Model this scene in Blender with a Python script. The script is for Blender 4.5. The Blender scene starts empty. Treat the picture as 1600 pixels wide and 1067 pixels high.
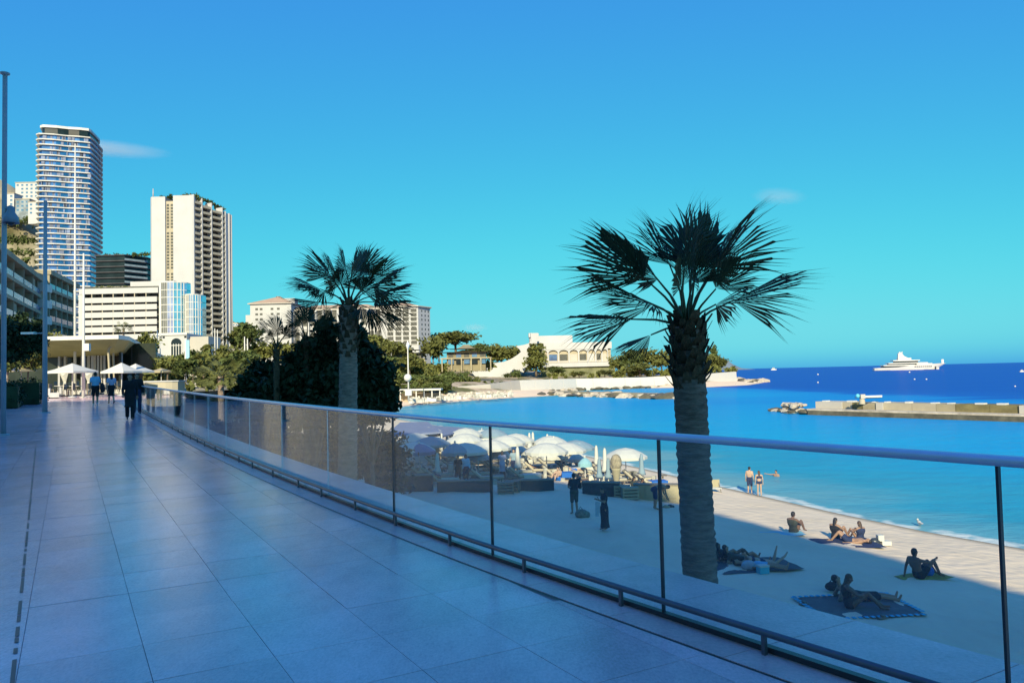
import bpy, math, random
import numpy as np
from mathutils import Vector, Matrix
random.seed(7); rng = np.random.default_rng(7)
SC = bpy.context.scene; COL = SC.collection
R = math.radians
# ------------------------------------------------------------------ camera, sky, sun, exposure
EYE = 1.55; FPX = 1200.0; PITCH = R(2.42); ROLL = R(-1.31)
cam = bpy.data.cameras.new('camera'); cam.sensor_width = 36; cam.lens = 27.0; cam.clip_start = .05; cam.clip_end = 60000
cam_o = bpy.data.objects.new('camera', cam); COL.objects.link(cam_o); SC.camera = cam_o
CAM_R = Matrix.Rotation(math.pi/2+PITCH, 3, 'X') @ Matrix.Rotation(ROLL, 3, 'Z')
cam_o.matrix_world = Matrix.Translation((0, 0, EYE)) @ CAM_R.to_4x4()
SUN_EL = 26.0; SUN_AZ = 184.0          # azimuth clockwise from +Y: the sun stands behind the viewer on the left
world = bpy.data.worlds.new('World'); SC.world = world; world.use_nodes = True
nt = world.node_tree; bg = nt.nodes['Background']; bg.inputs[1].default_value = 0.066
sky = nt.nodes.new('ShaderNodeTexSky'); sky.sky_type = 'NISHITA'; sky.sun_disc = False
sky.sun_elevation = R(SUN_EL); sky.sun_rotation = R(SUN_AZ)
sep = nt.nodes.new('ShaderNodeSeparateColor'); com = nt.nodes.new('ShaderNodeCombineColor')
nt.links.new(sky.outputs[0], sep.inputs[0])
for i, (k, p) in enumerate(((0.27, 1.7), (1.05, 0.82), (8.5*10**-.08, 0.08))):   # deep cyan grade of the whole sky
    if i < 2: k = k*10*10**-p
    m1 = nt.nodes.new('ShaderNodeMath'); m1.operation = 'POWER'; m1.inputs[1].default_value = p
    m2 = nt.nodes.new('ShaderNodeMath'); m2.operation = 'MULTIPLY'; m2.inputs[1].default_value = k
    nt.links.new(sep.outputs[i], m1.inputs[0]); nt.links.new(m1.outputs[0], m2.inputs[0]); o_ = m2.outputs[0]
    if i == 1:
        m3 = nt.nodes.new('ShaderNodeMath'); m3.operation = 'SMOOTH_MIN'; m3.inputs[1].default_value = 7.3; m3.inputs[2].default_value = 2.4; nt.links.new(o_, m3.inputs[0]); o_ = m3.outputs[0]
    if i == 0:                         # the deep blue keeps a little violet towards the zenith
        m3 = nt.nodes.new('ShaderNodeMath'); m3.operation = 'ADD'; m3.inputs[1].default_value = .36; nt.links.new(o_, m3.inputs[0]); o_ = m3.outputs[0]
    nt.links.new(o_, com.inputs[i])
nt.links.new(com.outputs[0], bg.inputs[0])
sun = bpy.data.lights.new('sun', 'SUN'); sun.energy = 5.0; sun.angle = R(.5); sun.color = (1.0, .88, .60)
sun_o = bpy.data.objects.new('sun', sun); COL.objects.link(sun_o)
SUN_D = Vector((-math.sin(R(SUN_AZ))*math.cos(R(SUN_EL)), -math.cos(R(SUN_AZ))*math.cos(R(SUN_EL)), -math.sin(R(SUN_EL))))
sun_o.rotation_euler = SUN_D.to_track_quat('-Z', 'Y').to_euler(); sun_o.location = (-60, -100, 90)
SC.view_settings.view_transform = 'Standard'; SC.view_settings.look = 'None'
SC.view_settings.exposure = .6; SC.view_settings.gamma = 1; SC.view_settings.use_curve_mapping = False
SC.cycles.max_bounces = 8; SC.cycles.transparent_max_bounces = 24

# ------------------------------------------------------------------ helpers
def ray(x, y): return CAM_R @ Vector(((x-800)/FPX, -(y-533.5)/FPX, -1))
def at(x, y, Y):                       # world point seen at photograph pixel x, y at distance Y
    d = ray(x, y); return Vector((0, 0, EYE)) + d*(Y/d.y)
def gz(x, y, z):                       # world point seen at pixel x, y on the level z
    d = ray(x, y); return Vector((0, 0, EYE)) + d*((z-EYE)/d.z)
def Zat(y, Y, x=800): return at(x, y, Y).z
U = Vector((-.5, .8660254, 0)); V = Vector((.8660254, .5, 0))   # along and across the promenade
def uv(s, v, z=0): return U*s + V*v + Vector((0, 0, z))
def slope(s): return 0.0085*max(0.0, s-6)                       # the promenade climbs gently away from the viewer
def gp(x, y, dz=0):                    # pixel on the promenade surface
    z = 0.0
    for _ in range(12):
        p = gz(x, y, z+dz); z = slope(p.dot(U))
    return p
_mats = {}
def mat(name, c, rough=.6, var=.12, scale=3.0, bump=0.0, bscale=None, spec=.4, metal=0.0, rnd=0.0, c2=None, stretch=None, detail=4, coord='Object', grit=0.0):
    if name in _mats: return _mats[name]
    m = bpy.data.materials.new(name); m.use_nodes = True; t = m.node_tree; b = t.nodes['Principled BSDF']
    b.inputs['Roughness'].default_value = rough; b.inputs['Metallic'].default_value = metal
    b.inputs['Specular IOR Level'].default_value = spec
    tc = t.nodes.new('ShaderNodeTexCoord'); mp = t.nodes.new('ShaderNodeMapping')
    t.links.new(tc.outputs[coord], mp.inputs[0])
    if stretch: mp.inputs['Scale'].default_value = stretch
    n = t.nodes.new('ShaderNodeTexNoise'); n.inputs['Scale'].default_value = scale; n.inputs['Detail'].default_value = detail; n.inputs['Roughness'].default_value = .62
    t.links.new(mp.outputs[0], n.inputs[0])
    rp = t.nodes.new('ShaderNodeValToRGB'); e = rp.color_ramp.elements
    e[0].position = .3; e[1].position = .7
    cc = c2 if c2 else c
    e[0].color = tuple(max(0, q*(1-var)) for q in c)+(1,); e[1].color = tuple(min(1, q*(1+var)) for q in cc)+(1,)
    t.links.new(n.outputs[0], rp.inputs[0]); out = rp.outputs[0]
    if grit:                           # fine specks and broad worn patches
        for gsc, ga, gb, lo in ((38, .36, .60, 1-grit), (.55, .40, .62, 1-grit*.9), (6, .30, .5, 1-grit*.5)):
            g1 = t.nodes.new('ShaderNodeTexNoise'); g1.inputs['Scale'].default_value = gsc; g1.inputs['Detail'].default_value = 9; g1.inputs['Roughness'].default_value = .7; t.links.new(mp.outputs[0], g1.inputs[0])
            g2 = t.nodes.new('ShaderNodeMapRange'); g2.inputs[1].default_value = ga; g2.inputs[2].default_value = gb; g2.inputs[3].default_value = lo; g2.inputs[4].default_value = 1.0; t.links.new(g1.outputs[0], g2.inputs[0])
            g3 = t.nodes.new('ShaderNodeVectorMath'); g3.operation = 'SCALE'; t.links.new(out, g3.inputs[0]); t.links.new(g2.outputs[0], g3.inputs['Scale']); out = g3.outputs[0]
    if rnd:
        oi = t.nodes.new('ShaderNodeObjectInfo'); mr = t.nodes.new('ShaderNodeMapRange')
        mr.inputs[3].default_value = 1-rnd; mr.inputs[4].default_value = 1+rnd; t.links.new(oi.outputs['Random'], mr.inputs[0])
        mx = t.nodes.new('ShaderNodeVectorMath'); mx.operation = 'SCALE'; t.links.new(out, mx.inputs[0]); t.links.new(mr.outputs[0], mx.inputs['Scale']); out = mx.outputs[0]
    t.links.new(out, b.inputs['Base Color'])
    if bump:
        n2 = t.nodes.new('ShaderNodeTexNoise'); n2.inputs['Scale'].default_value = bscale or scale*4; n2.inputs['Detail'].default_value = 5
        t.links.new(mp.outputs[0], n2.inputs[0])
        bp = t.nodes.new('ShaderNodeBump'); bp.inputs['Strength'].default_value = bump; bp.inputs['Distance'].default_value = .05
        t.links.new(n2.outputs[0], bp.inputs['Height']); t.links.new(bp.outputs[0], b.inputs['Normal'])
    _mats[name] = m; return m
class MB:
    def __init__(s): s.v = []; s.f = []; s.sm = []
    def add(s, vs, fs, smooth=False):
        o = len(s.v); s.v += [tuple(p) for p in vs]; s.f += [tuple(i+o for i in f) for f in fs]; s.sm += [smooth]*len(fs); return s
    def box(s, x0, x1, y0, y1, z0, z1, M=None):
        P = [Vector((x, y, z)) for z in (z0, z1) for y in (y0, y1) for x in (x0, x1)]
        if M is not None: P = [M @ p for p in P]
        return s.add(P, [(0, 2, 3, 1), (4, 5, 7, 6), (0, 1, 5, 4), (2, 6, 7, 3), (0, 4, 6, 2), (1, 3, 7, 5)])
    def beam(s, a, b, w, h=None, up=(0, 0, 1)):   # rectangular bar from a to b
        a = Vector(a); b = Vector(b); d = (b-a); L = d.length; d.normalize(); up = Vector(up)
        if abs(d.dot(up)) > .99: up = Vector((1, 0, 0))
        x = d.cross(up).normalized(); z = x.cross(d); h = h or w
        M = Matrix((x, d, z)).transposed().to_4x4(); M.translation = a
        return s.box(-w/2, w/2, 0, L, -h/2, h/2, M)
    def tube(s, pts, rs, n=8, cap=True, smooth=True, sx=1.0):
        pts = [Vector(p) for p in pts]
        if not hasattr(rs, '__len__'): rs = [rs]*len(pts)
        vs = []; fs = []; px = None
        for i, p in enumerate(pts):
            d = (pts[min(i+1, len(pts)-1)]-pts[max(i-1, 0)]).normalized()
            a = Vector((0, 0, 1)) if abs(d.z) < .95 else Vector((1, 0, 0))
            x = d.cross(a).normalized() if px is None else (px-d*px.dot(d)).normalized()
            px = x; y = x.cross(d)
            for k in range(n):
                t = 2*math.pi*k/n; vs.append(p+(x*math.cos(t)*sx+y*math.sin(t))*rs[i])
        for i in range(len(pts)-1):
            for k in range(n): fs.append((i*n+k, i*n+(k+1) % n, (i+1)*n+(k+1) % n, (i+1)*n+k))
        s.add(vs, fs, smooth)
        if cap:
            o = len(s.v)-len(vs)
            s.f.append(tuple(o+k for k in range(n))[::-1]); s.sm.append(False)
            s.f.append(tuple(o+(len(pts)-1)*n+k for k in range(n))); s.sm.append(False)
        return s
    def lathe(s, prof, n=16, c=(0, 0, 0), smooth=True):
        c = Vector(c); vs = []; fs = []
        for r, z in prof:
            for k in range(n):
                t = 2*math.pi*k/n; vs.append(c+Vector((r*math.cos(t), r*math.sin(t), z)))
        for i in range(len(prof)-1):
            for k in range(n): fs.append((i*n+k, i*n+(k+1) % n, (i+1)*n+(k+1) % n, (i+1)*n+k))
        return s.add(vs, fs, smooth)
    def ell(s, c, r, n=10, M=None, m=6):
        c = Vector(c); vs = []; fs = []
        for i in range(m+1):
            a = -math.pi/2+math.pi*i/m
            for k in range(n):
                t = 2*math.pi*k/n; q = Vector((r[0]*math.cos(a)*math.cos(t), r[1]*math.cos(a)*math.sin(t), r[2]*math.sin(a)))
                vs.append(c+(M @ q if M is not None else q))
        for i in range(m):
            for k in range(n): fs.append((i*n+k, i*n+(k+1) % n, (i+1)*n+(k+1) % n, (i+1)*n+k))
        return s.add(vs, fs, True)
    def prism(s, poly, z0, z1, M=None):   # xy polygon extruded in z
        n = len(poly); P = [Vector((p[0], p[1], z0)) for p in poly]+[Vector((p[0], p[1], z1)) for p in poly]
        if M is not None: P = [M @ p for p in P]
        return s.add(P, [tuple(range(n))[::-1], tuple(range(n, 2*n))]+[(i, (i+1) % n, n+(i+1) % n, n+i) for i in range(n)])
    def build(s, name, m=None, parent=None, loc=None):
        me = bpy.data.meshes.new(name); me.from_pydata(s.v, [], s.f)
        if any(s.sm): me.polygons.foreach_set('use_smooth', s.sm)
        if m: me.materials.append(m)
        return link(name, me, parent, loc)
def link(name, me, parent=None, loc=None):
    o = bpy.data.objects.new(name, me); COL.objects.link(o)
    if parent is not None: o.parent = parent
    if loc is not None: o.location = loc
    return o
def quick(name, V_, F_, m, parent=None, smooth=False):   # numpy arrays; all faces the same size
    V_ = np.asarray(V_, np.float32); F_ = np.asarray(F_, np.int32)
    me = bpy.data.meshes.new(name); k = F_.shape[1]
    me.vertices.add(len(V_)); me.vertices.foreach_set('co', V_.ravel())
    me.loops.add(F_.size); me.loops.foreach_set('vertex_index', F_.ravel())
    me.polygons.add(len(F_)); me.polygons.foreach_set('loop_start', np.arange(0, F_.size, k)); me.polygons.foreach_set('loop_total', np.full(len(F_), k))
    if smooth: me.polygons.foreach_set('use_smooth', np.ones(len(F_), bool))
    me.update(calc_edges=True); me.validate()
    if m: me.materials.append(m)
    return link(name, me, parent)
def thing(name, label, cat, loc=(0, 0, 0), rz=0.0, group=None):
    o = bpy.data.objects.new(name, None); COL.objects.link(o); o.empty_display_size = .1
    o.location = loc; o.rotation_euler = (0, 0, rz); return tag(o, label, cat, group)
def tag(o, label=None, cat=None, group=None):
    if label: o['label'] = label
    if cat: o['category'] = cat
    if group: o['group'] = group
    return o
def struct(o): o['kind'] = 'structure'; return o
def stuff(o): o['kind'] = 'stuff'; return o
def dup(root, loc=None, rz=None, label=None, group=None, sc=None):
    def cp(o, par):
        c = o.copy(); COL.objects.link(c)
        if par is not None: c.parent = par
        for ch in o.children: cp(ch, c)
        return c
    r = cp(root, None)
    if loc is not None: r.location = loc
    if rz is not None: r.rotation_euler = (0, 0, rz)
    if sc is not None: r.scale = (sc, sc, sc) if not hasattr(sc, '__len__') else sc
    if label: r['label'] = label
    if group: r['group'] = group
    return r
def put(me_obj, name, parent, M):      # another object of the same mesh under parent, placed by matrix
    c = bpy.data.objects.new(name, me_obj.data if hasattr(me_obj, 'data') else me_obj); COL.objects.link(c); c.parent = parent; c.matrix_local = M; return c
def T(x, y, z): return Matrix.Translation((x, y, z))
def RZ(a): return Matrix.Rotation(a, 4, 'Z')
ORD = ['first', 'second', 'third', 'fourth', 'fifth', 'sixth', 'seventh', 'eighth', 'ninth', 'tenth', 'eleventh', 'twelfth', 'thirteenth', 'fourteenth', 'fifteenth', 'sixteenth']

# ------------------------------------------------------------------ materials
M_pave = mat('pale_stone_paving', (.89, .59, .63), .17, .14, .9, .05, 60, .85, rnd=.10, detail=12, stretch=(1.6, .8, 1), grit=.22)
M_grout = mat('grout', (.34, .27, .27), .9)
M_cope = mat('coping_stone', (.88, .59, .60), .30, .12, 1.6, .1, 40, .45, coord='Object', grit=.22)
M_dark = mat('dark_metal', (.035, .04, .045), .35, .1, spec=.5)
M_steel = mat('brushed_steel', (.16, .165, .18), .35, .08, 8, metal=.6)
M_rail = mat('rail_aluminium', (.74, .74, .76), .28, .05, 6, metal=.45, stretch=(1, 1, 1))
M_polegrey = mat('grey_painted_pole', (.36, .36, .38), .4, .06)
M_white = mat('white_paint', (.55, .54, .51), .5, .06, 2)
M_wall = mat('white_render', (.41, .415, .43), .75, .06, .15)
M_wall2 = mat('cream_render', (.41, .39, .355), .8, .08, .12)
M_conc = mat('beige_concrete', (.36, .32, .24), .8, .14, .3)
M_recess = mat('dark_recess', (.05, .055, .05), .5, .4, .8)  # near-black colour stands in for shade in balcony recesses; also windows
M_glass = mat('blue_window_glass', (.03, .10, .20), .08, .5, .25, spec=.9)
M_sand = None
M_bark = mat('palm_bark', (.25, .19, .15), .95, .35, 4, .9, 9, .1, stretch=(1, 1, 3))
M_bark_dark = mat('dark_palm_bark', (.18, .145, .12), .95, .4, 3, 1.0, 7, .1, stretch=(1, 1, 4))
M_boot = mat('leaf_base_fibre', (.085, .065, .04), .95, .4, 8, .5, 20, .1, rnd=.3)
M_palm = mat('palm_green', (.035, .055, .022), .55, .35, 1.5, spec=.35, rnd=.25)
M_palm_lit = mat('sunlit_palm_green', (.10, .11, .035), .6, .35, 1.5, spec=.2, rnd=.25)  # palm green copy with sunlight put into the colour
M_trunk = mat('tree_trunk', (.13, .10, .075), .9, .3, 5, .5, 15)
M_leaf_shade = mat('shaded_foliage', (.022, .042, .018), .6, .45, .9, spec=.2)  # shade put into the colour of pine, hedges and beach trees
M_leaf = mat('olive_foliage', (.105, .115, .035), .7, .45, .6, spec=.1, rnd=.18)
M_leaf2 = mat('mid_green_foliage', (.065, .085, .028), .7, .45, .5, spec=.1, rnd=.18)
M_canvas = mat('white_canvas', (.55, .535, .49), .85, .04, 3)
M_rock = mat('pale_rock', (.42, .37, .30), .9, .3, .6, .6, 2)
M_wetrock = mat('dark_wet_rock', (.10, .09, .06), .6, .4, .8, .5, 3)
M_wood = mat('weathered_wood', (.20, .17, .13), .8, .25, 3, .2, 12, stretch=(1, 1, 6))
M_wover = mat('shaded_wicker', (.055, .055, .06), .8, .3, 6, .4, 40)  # shade put into the dark colour of the windbreak boxes

M_mirror = mat('cyan_mirror_glass', (.36, .62, .74), .12, .35, .18, metal=.85, spec=.6)
M_towerglass = mat('tower_glass', (.06, .20, .42), .12, .6, .09, metal=.75, spec=.6, detail=8, stretch=(1, 1, 2.5))
M_darkglass = mat('dark_tinted_glass', (.012, .022, .026), .2, .5, .12, spec=.25)
M_rooftile = mat('tan_roof', (.42, .30, .21), .85, .12, .4)
M_bluerail = mat('blue_glass_balustrade', (.07, .16, .27), .15, .3, .3, spec=.7)
M_oldconc = mat('weathered_concrete', (.30, .265, .18), .85, .25, .25)
M_villa = mat('brown_stucco', (.20, .175, .11), .85, .2, .3)
def world_coord(m):                    # drive a material's noise by world position (shared meshes then differ)
    t = m.node_tree; g = t.nodes.new('ShaderNodeNewGeometry')
    for n in t.nodes:
        if n.type == 'MAPPING': t.links.new(g.outputs['Position'], n.inputs[0])
world_coord(M_pave); world_coord(M_cope)
# ------------------------------------------------------------------ shore, sand, sea, terrain
SHORE = np.array([(60, -60), (45, -30), (30, 8), (20.6, 31.4), (18.6, 35), (16.6, 39.9), (12.9, 50.8), (9.8, 60.3), (5, 74), (-1, 92), (-7, 107), (-17, 128), (-26, 150), (-30, 175), (-27, 200), (-20, 215),
                  (-10, 230), (2, 246), (14, 258), (22, 290), (26, 335), (45, 345), (80, 325), (108, 352), (132, 404), (120, 440), (105, 470), (100, 560), (120, 900)], float)
def inland(X, Y):                      # distance from the shoreline, positive on land
    X = np.asarray(X, float); Y = np.asarray(Y, float); best = np.full(X.shape, 1e18); sg = np.ones(X.shape)
    for a, b in zip(SHORE[:-1], SHORE[1:]):
        d = b-a; t = np.clip(((X-a[0])*d[0]+(Y-a[1])*d[1])/(d@d), 0, 1)
        qx = X-a[0]-t*d[0]; qy = Y-a[1]-t*d[1]; q = qx*qx+qy*qy
        cr = d[0]*(Y-a[1])-d[1]*(X-a[0]); m = q < best-1e-9
        best = np.where(m, q, best); sg = np.where(m, np.where(cr > 0, 1, -1), sg)
    return np.sqrt(best)*sg
def sst(x, a, b): t = np.clip((x-a)/(b-a), 0, 1); return t*t*(3-2*t)
def land(X, Y):
    d = inland(X, Y)
    return -6+np.clip(.1*d, -3, 1.3)+3.8*sst(d, 17, 34)*sst(Y, 222, 250)+9*sst(d, 38, 170)*sst(Y, 300, 380)
def sand_at(x, y): return float(land(np.array([x]), np.array([y]))[0])
def gs(px, py):                        # pixel on the sand
    z = -4.8
    for _ in range(14):
        p = gz(px, py, z); z = .5*z+.5*sand_at(p.x, p.y)
    p.z = sand_at(p.x, p.y); return p
def grid(xs, ys, zf): 
    X, Y = np.meshgrid(xs, ys); Z = zf(X, Y); n = len(xs); m = len(ys)
    Vv = np.stack([X.ravel(), Y.ravel(), Z.ravel()], 1); i = np.arange(n*m).reshape(m, n)
    F = np.stack([i[:-1, :-1].ravel(), i[:-1, 1:].ravel(), i[1:, 1:].ravel(), i[1:, :-1].ravel()], 1)
    return Vv, F
def sand_mat():
    m = bpy.data.materials.new('sand'); m.use_nodes = True; t = m.node_tree; b = t.nodes['Principled BSDF']; L = t.links.new
    g = t.nodes.new('ShaderNodeNewGeometry'); b.inputs['Roughness'].default_value = .9; b.inputs['Specular IOR Level'].default_value = .15
    n = t.nodes.new('ShaderNodeTexNoise'); n.inputs['Scale'].default_value = .35; n.inputs['Detail'].default_value = 6; L(g.outputs['Position'], n.inputs[0])
    rp = t.nodes.new('ShaderNodeValToRGB'); e = rp.color_ramp.elements; e[0].position = .3; e[1].position = .7
    e[0].color = (.75, .58, .41, 1); e[1].color = (.85, .66, .475, 1); L(n.outputs[0], rp.inputs[0])
    at_ = t.nodes.new('ShaderNodeAttribute'); at_.attribute_name = 'inland'
    wet = t.nodes.new('ShaderNodeMapRange'); wet.inputs[1].default_value = .1; wet.inputs[2].default_value = 1.0; L(at_.outputs['Fac'], wet.inputs[0])
    mx = t.nodes.new('ShaderNodeMix'); mx.data_type = 'RGBA'; mx.inputs[6].default_value = (.30, .235, .16, 1); L(wet.outputs[0], mx.inputs[0]); L(rp.outputs[0], mx.inputs[7])
    # scrub and rocky soil inland of the far beach
    n3 = t.nodes.new('ShaderNodeTexNoise'); n3.inputs['Scale'].default_value = .16; n3.inputs['Detail'].default_value = 8; L(g.outputs['Position'], n3.inputs[0])
    r3 = t.nodes.new('ShaderNodeValToRGB'); e = r3.color_ramp.elements; e[0].position = .44; e[1].position = .58; e[0].color = (.12, .12, .05, 1); e[1].color = (.45, .36, .27, 1); L(n3.outputs[0], r3.inputs[0])
    sx = t.nodes.new('ShaderNodeSeparateXYZ'); L(g.outputs['Position'], sx.inputs[0])
    up = t.nodes.new('ShaderNodeMapRange'); up.inputs[1].default_value = -4.55; up.inputs[2].default_value = -3.9; L(sx.outputs[2], up.inputs[0])
    m2 = t.nodes.new('ShaderNodeMix'); m2.data_type = 'RGBA'; L(up.outputs[0], m2.inputs[0]); L(mx.outputs[2], m2.inputs[6]); L(r3.outputs[0], m2.inputs[7]); L(m2.outputs[2], b.inputs['Base Color'])
    v = t.nodes.new('ShaderNodeTexVoronoi'); v.inputs['Scale'].default_value = 2.4; v.feature = 'SMOOTH_F1'; L(g.outputs['Position'], v.inputs[0])
    n2 = t.nodes.new('ShaderNodeTexNoise'); n2.inputs['Scale'].default_value = 1.1; n2.inputs['Detail'].default_value = 7; L(g.outputs['Position'], n2.inputs[0])
    ad = t.nodes.new('ShaderNodeMath'); ad.operation = 'MULTIPLY_ADD'; ad.inputs[1].default_value = .8; L(v.outputs[0], ad.inputs[0]); L(n2.outputs[0], ad.inputs[2])
    bp = t.nodes.new('ShaderNodeBump'); bp.inputs['Strength'].default_value = .5; bp.inputs['Distance'].default_value = .13; L(ad.outputs[0], bp.inputs['Height']); L(bp.outputs[0], b.inputs['Normal'])
    return m
M_sand = sand_mat()
def add_attr(o, name, vals):
    a = o.data.attributes.new(name, 'FLOAT', 'POINT'); a.data.foreach_set('value', np.asarray(vals, np.float32).ravel())
xs = np.concatenate([np.arange(-130, -30, 4), np.arange(-30, 34, .8), np.arange(34, 152, 4)])
ys = np.concatenate([np.arange(-60, 10, 3), np.arange(10, 70, .8), np.arange(70, 120, 2), np.arange(120, 640, 4)])
Vv, F = grid(xs, ys, land)
dI = inland(Vv[:, 0], Vv[:, 1]); lump = np.where(dI > 1, np.minimum(1, (dI-1)/3), 0)
Vv[:, 2] += lump*(.05*np.sin(Vv[:, 0]*1.9+np.sin(Vv[:, 1]*.7)*2)*np.cos(Vv[:, 1]*1.3+Vv[:, 0]*.4)+rng.normal(0, .018, len(Vv)))
o = struct(quick('sand_beach', Vv, F, M_sand, smooth=True)); add_attr(o, 'inland', dI)

def sea_mat():
    m = bpy.data.materials.new('sea_water'); m.use_nodes = True; t = m.node_tree; b = t.nodes['Principled BSDF']; L = t.links.new
    g = t.nodes.new('ShaderNodeNewGeometry'); a = t.nodes.new('ShaderNodeAttribute'); a.attribute_name = 'shore'
    n = t.nodes.new('ShaderNodeTexNoise'); n.inputs['Scale'].default_value = .05; n.inputs['Detail'].default_value = 6
    mp = t.nodes.new('ShaderNodeMapping'); mp.inputs['Scale'].default_value = (.35, 1.6, 1); L(g.outputs['Position'], mp.inputs[0]); L(mp.outputs[0], n.inputs[0])
    ma = t.nodes.new('ShaderNodeMath'); ma.operation = 'MULTIPLY_ADD'; ma.inputs[1].default_value = .30; L(n.outputs[0], ma.inputs[0]); 
    su = t.nodes.new('ShaderNodeMath'); su.operation = 'SUBTRACT'; su.inputs[1].default_value = .15; L(a.outputs['Fac'], su.inputs[0]); L(su.outputs[0], ma.inputs[2])
    rp = t.nodes.new('ShaderNodeValToRGB'); e = rp.color_ramp.elements
    stops = [(0, (.16, .36, .42)), (.05, (.03, .31, .46)), (.18, (.008, .31, .57)), (.5, (.005, .26, .58)), (.72, (.004, .19, .55)), (.8, (.003, .075, .42)), (1, (.002, .055, .38))]
    while len(e) < len(stops): e.new(.5)
    for q, (p, c) in zip(e, stops): q.position = p; q.color = c+(1,)
    L(ma.outputs[0], rp.inputs[0])
    fo = t.nodes.new('ShaderNodeAttribute'); fo.attribute_name = 'edge'
    nf = t.nodes.new('ShaderNodeTexNoise'); nf.inputs['Scale'].default_value = .6; nf.inputs['Detail'].default_value = 4; L(g.outputs['Position'], nf.inputs[0])
    mm = t.nodes.new('ShaderNodeMath'); mm.operation = 'SUBTRACT'; L(nf.outputs[0], mm.inputs[0]); L(fo.outputs['Fac'], mm.inputs[1])
    fr = t.nodes.new('ShaderNodeMapRange'); fr.inputs[1].default_value = .12; fr.inputs[2].default_value = .3; L(mm.outputs[0], fr.inputs[0])
    mx = t.nodes.new('ShaderNodeMix'); mx.data_type = 'RGBA'; mx.inputs[7].default_value = (.62, .66, .64, 1); L(fr.outputs[0], mx.inputs[0]); L(rp.outputs[0], mx.inputs[6]); t.nodes.remove(b); out = [q for q in t.nodes if q.type == 'OUTPUT_MATERIAL'][0]; df = t.nodes.new('ShaderNodeBsdfDiffuse'); gl = t.nodes.new('ShaderNodeBsdfGlossy'); gl.inputs['Roughness'].default_value = .16
    L(mx.outputs[2], df.inputs[0]); lw = t.nodes.new('ShaderNodeLayerWeight'); pw = t.nodes.new('ShaderNodeMath'); pw.operation = 'POWER'; pw.inputs[1].default_value = 4; L(lw.outputs['Facing'], pw.inputs[0])
    fm = t.nodes.new('ShaderNodeMath'); fm.operation = 'MULTIPLY_ADD'; fm.inputs[1].default_value = .20; fm.inputs[2].default_value = .02; L(pw.outputs[0], fm.inputs[0])   # wave slopes keep even the far sea from mirroring the horizon
    ms = t.nodes.new('ShaderNodeMixShader'); L(fm.outputs[0], ms.inputs[0]); L(df.outputs[0], ms.inputs[1]); L(gl.outputs[0], ms.inputs[2]); L(ms.outputs[0], out.inputs[0])
    hs = []
    for sc, st in ((.55, (1, 1, 1)), (2.2, (.6, 1.3, 1)), (.12, (.5, 1.5, 1))):
        mp2 = t.nodes.new('ShaderNodeMapping'); mp2.inputs['Scale'].default_value = st; L(g.outputs['Position'], mp2.inputs[0])
        q = t.nodes.new('ShaderNodeTexNoise'); q.inputs['Scale'].default_value = sc; q.inputs['Detail'].default_value = 4; L(mp2.outputs[0], q.inputs[0]); hs.append(q)
    s1 = t.nodes.new('ShaderNodeMath'); s1.operation = 'MULTIPLY_ADD'; s1.inputs[1].default_value = .35; L(hs[1].outputs[0], s1.inputs[0]); L(hs[0].outputs[0], s1.inputs[2])
    s2 = t.nodes.new('ShaderNodeMath'); s2.operation = 'MULTIPLY_ADD'; s2.inputs[1].default_value = 1.5; L(hs[2].outputs[0], s2.inputs[0]); L(s1.outputs[0], s2.inputs[2])
    bp = t.nodes.new('ShaderNodeBump'); bp.inputs['Strength'].default_value = .5; bp.inputs['Distance'].default_value = .35; L(s2.outputs[0], bp.inputs['Height']); L(bp.outputs[0], df.inputs['Normal']); L(bp.outputs[0], gl.inputs['Normal']); L(bp.outputs[0], lw.inputs['Normal'])
    return m
xs = np.concatenate([[-60, -45], np.arange(-34, 40, 1.0), np.arange(40, 170, 3), [200, 260, 400, 800, 2000, 8000, 40000]])
ys = np.concatenate([[-4000, -600, -100], np.arange(-20, 110, 1.0), np.arange(110, 360, 3), [380, 420, 480, 560, 650, 900, 1400, 2500, 6000, 15000, 45000]])
Vv, F = grid(xs, ys, lambda X, Y: np.full(X.shape, -6.0))
dS = -inland(Vv[:, 0], Vv[:, 1])
xx = np.array([-7000.0, -60]); yy = np.array([640.0, 900, 1400, 2500, 6000, 15000, 45000])   # the open sea goes on behind the headland
V2, F2 = grid(xx, yy, lambda X, Y: np.full(X.shape, -6.0))
o = struct(quick('sea', np.concatenate([Vv, V2]), np.concatenate([F, F2+len(Vv)]), sea_mat(), smooth=True))
deep = sst(Vv[:, 1]+3.2*Vv[:, 0], 420, 680); far = deep+(1-deep)*.72*np.clip(dS/95, 0, 1)   # past the breakwater the bottom drops away
add_attr(o, 'shore', np.concatenate([far, np.ones(len(V2))])); add_attr(o, 'edge', np.concatenate([np.clip(np.abs(dS)/2.2, 0, 3), np.full(len(V2), 3.)]))

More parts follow.
